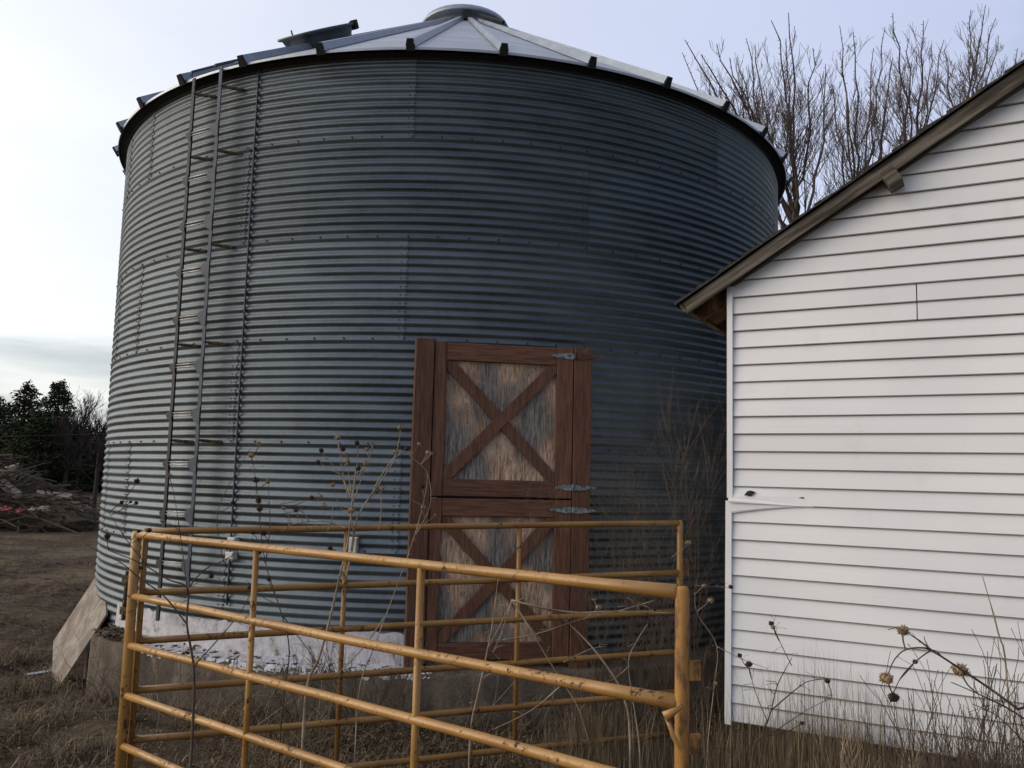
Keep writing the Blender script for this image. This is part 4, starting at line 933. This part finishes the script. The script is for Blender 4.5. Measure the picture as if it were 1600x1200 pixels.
# leafless shrubs beside the bin
def shrub(lab, u, Y, h, n, seed, mt_='stemd', grp='leafless shrubs beside the bin', sp=.3, r=.006):
    random.seed(seed); base = gp(u, 1000, Y); t = thing('leafless_shrub', lab, 'shrub', base, grp); b = MB()
    for i in range(n): grow(b, base+Vector((random.gauss(0, .07), random.gauss(0, .07), 0)), Vector((random.gauss(0, sp), random.gauss(0, sp), 1)), h*random.uniform(.6, 1), r, 2, .3, .45, 4, 5, .0012, (4, 6), None, .10)
    b.build('branches', M[mt_], t); return t
shrub('thin brown shrub between the bin door and the shed, nearest the door', 965, 6.0, 1.25, 9, 51); shrub('tallest thin shrub against the dark bin wall, beside the shed', 1085, 5.7, 1.75, 6, 52, sp=.15); shrub('thin brown shrub behind the rear panel, half-way to the shed', 1030, 5.9, 1.6, 6, 53)
shrub('grey twiggy shrub behind the right post of the rear panel', 1060, 5.45, .9, 7, 54)
shrub('dense dry brush at the lower right corner of the view', 1580, 2.9, .72, 34, 55, 'stemd', 'dry brush along the shed', .55, .004); shrub('dry brush under the big seed heads', 1490, 3.2, .62, 24, 56, 'stemd', 'dry brush along the shed', .6, .003)
shrub('dry brush against the siding between the two weed clumps', 1380, 3.5, .48, 8, 57, 'stemp', 'dry brush along the shed', .5, .003)
shrub('small twiggy bush at the foot of the pad left of the door', 575, 5.6, .55, 12, 58, 'stemd', 'leafless shrubs beside the bin', .6, .003); shrub('small twiggy bush at the foot of the pad near the first upright', 455, 5.5, .45, 9, 59, 'stemd', 'leafless shrubs beside the bin', .6, .003)
# ------------------------------------------------------------------ grass and litter
def blades(n, fx, hgt, wd, bend, name, lab, mt_, lean=.5):
    b = MB(); V = []; F = []
    for i in range(n):
        x, y = fx(); z = gz2(x, y)
        if math.hypot(x-SC.x, y-SC.y) < pad_r(0): continue
        rel = Vector((x, y, 0))-HC
        if rel.dot(hd) > 0 and rel.dot(hn) < .02 and rel.dot(hn) > -HLn: continue
        h = hgt(x, y)*random.uniform(.4, 1.15); q = random.random()*6.28; ln = random.random()**1.3*lean*h*2; dx, dy = math.cos(q), math.sin(q)
        w_ = wd*random.uniform(.6, 1.3); sx, sy = -dy*w_, dx*w_; k = len(V)
        bz = bend
        V += [(x-sx, y-sy, z-.01), (x+sx, y+sy, z-.01), (x+dx*ln*.4+sx*.7, y+dy*ln*.4+sy*.7, z+h*.6), (x+dx*ln*.4-sx*.7, y+dy*ln*.4-sy*.7, z+h*.6), (x+dx*ln, y+dy*ln, z+h*(1-bz*random.random()))]
        F += [(k, k+1, k+2, k+3), (k+3, k+2, k+4)]
    b.v = V; b.f = F; o = b.build(name, M[mt_], None, kind='stuff'); kv(o, label=lab, category='grass'); return o
random.seed(61)
def fx_pen():
    return random.uniform(-1.9, 2.2), random.uniform(2.2, 6.7)
blades(20000, fx_pen, lambda x, y: .075+.05*math.sin(x*3)*math.sin(y*2.3), .0022, .5, 'dry_grass', 'dry matted grass inside the pen and along the pad', 'grass', 1.5)
def fx_shed():
    s = random.uniform(-.9, 3.4); o = abs(random.gauss(0, .38))+.01; p = HC+hd*s+hn*o; return p.x, p.y
blades(24000, fx_shed, lambda x, y: (.34+.08*math.sin(x*5))*(1.9 if random.random() < .12 else 1), .0015, .1, 'tall_dry_grass', 'tall thin dry grass along the foot of the white siding', 'grass', .22)
def fx_left():
    y = 2.8+(random.random()**1.6)*20; return -y*random.uniform(.2, .75)-.5, y
cl = [(random.uniform(-5.5, -1.2), random.uniform(3.0, 9)) for _ in range(70)]
def fx_tuft():
    c = random.choice(cl); return c[0]+random.gauss(0, .13), c[1]+random.gauss(0, .13)
blades(13000, fx_left, lambda x, y: .035+.0035*y, .0028, .5, 'sparse_grass', 'short sparse dead grass over the trampled yard', 'grass', 1.6)
blades(19000, fx_tuft, lambda x, y: .13, .0030, .4, 'grass_tufts', 'matted dead grass tufts left of the pen', 'grass', 1.5)
b = MB()
for i in range(34000):
    if i < 21000: x, y = fx_pen()
    else: x, y = fx_left()
    z = gz2(x, y)+.008; c = Vector((x, y, z)); q = random.random()*6.28; s = random.uniform(.006, .022); t = Vector((math.cos(q), math.sin(q), random.uniform(-.3, .5)))*s; u_ = Vector((-math.sin(q), math.cos(q), random.uniform(-.3, .5)))*s*.5
    b.add([c-t, c+u_, c+t*1.1, c-u_], [(0,1,2,3)])
o = b.build('ground_litter', M['litter'], None, kind='stuff'); kv(o, label='fallen leaves and straw bits over the yard', category='leaf litter')

random.seed(77)   # loose stalks caught in the pen and along the pad
b = MB()
for i in range(720):
    if i < 300: x, y = random.uniform(-2.0, 1.3), random.uniform(3.2, 6.2)
    else: a_ = random.uniform(-42, 30); p_ = pol(a_, pad_r(a_)+abs(random.gauss(0, .18))+.03, 0)+SC; x, y = p_.x, p_.y
    rel = Vector((x, y, 0))-HC
    if rel.dot(hd) > 0: continue
    p = Vector((x, y, gz2(x, y))); d = Vector((random.gauss(0, .55), random.gauss(0, .55), 1)).normalized(); ln = random.uniform(.12, .62); q1 = p+d*ln*.5; q2 = q1+(d+Vector((random.gauss(0, .4), random.gauss(0, .4), random.uniform(-.8, .1)))).normalized()*ln*.5
    rr = random.uniform(.0012, .0026); b.tube([p, q1, q2], [rr, rr*.8, rr*.4], 3, False)
    for _ in range(random.randint(0, 3)):
        k = random.random(); q = q1.lerp(q2, k); e = Vector((random.gauss(0, 1), random.gauss(0, 1), random.gauss(.4, .6))).normalized()*ln*.22; b.tube([q, q+e], [rr*.6, .0006], 3, False)
M['stalk'] = mat('mixed_dry_stalks', None, .9, 0, f_attr([(.05, .035, .025), (.13, .10, .07), (.08, .055, .04), (.30, .24, .17)]), .2)
o = b.build('dry_stalks', M['stalk'], None, kind='stuff'); kv(o, label='broken dry stalks tangled in the pen and along the concrete pad', category='stalks')
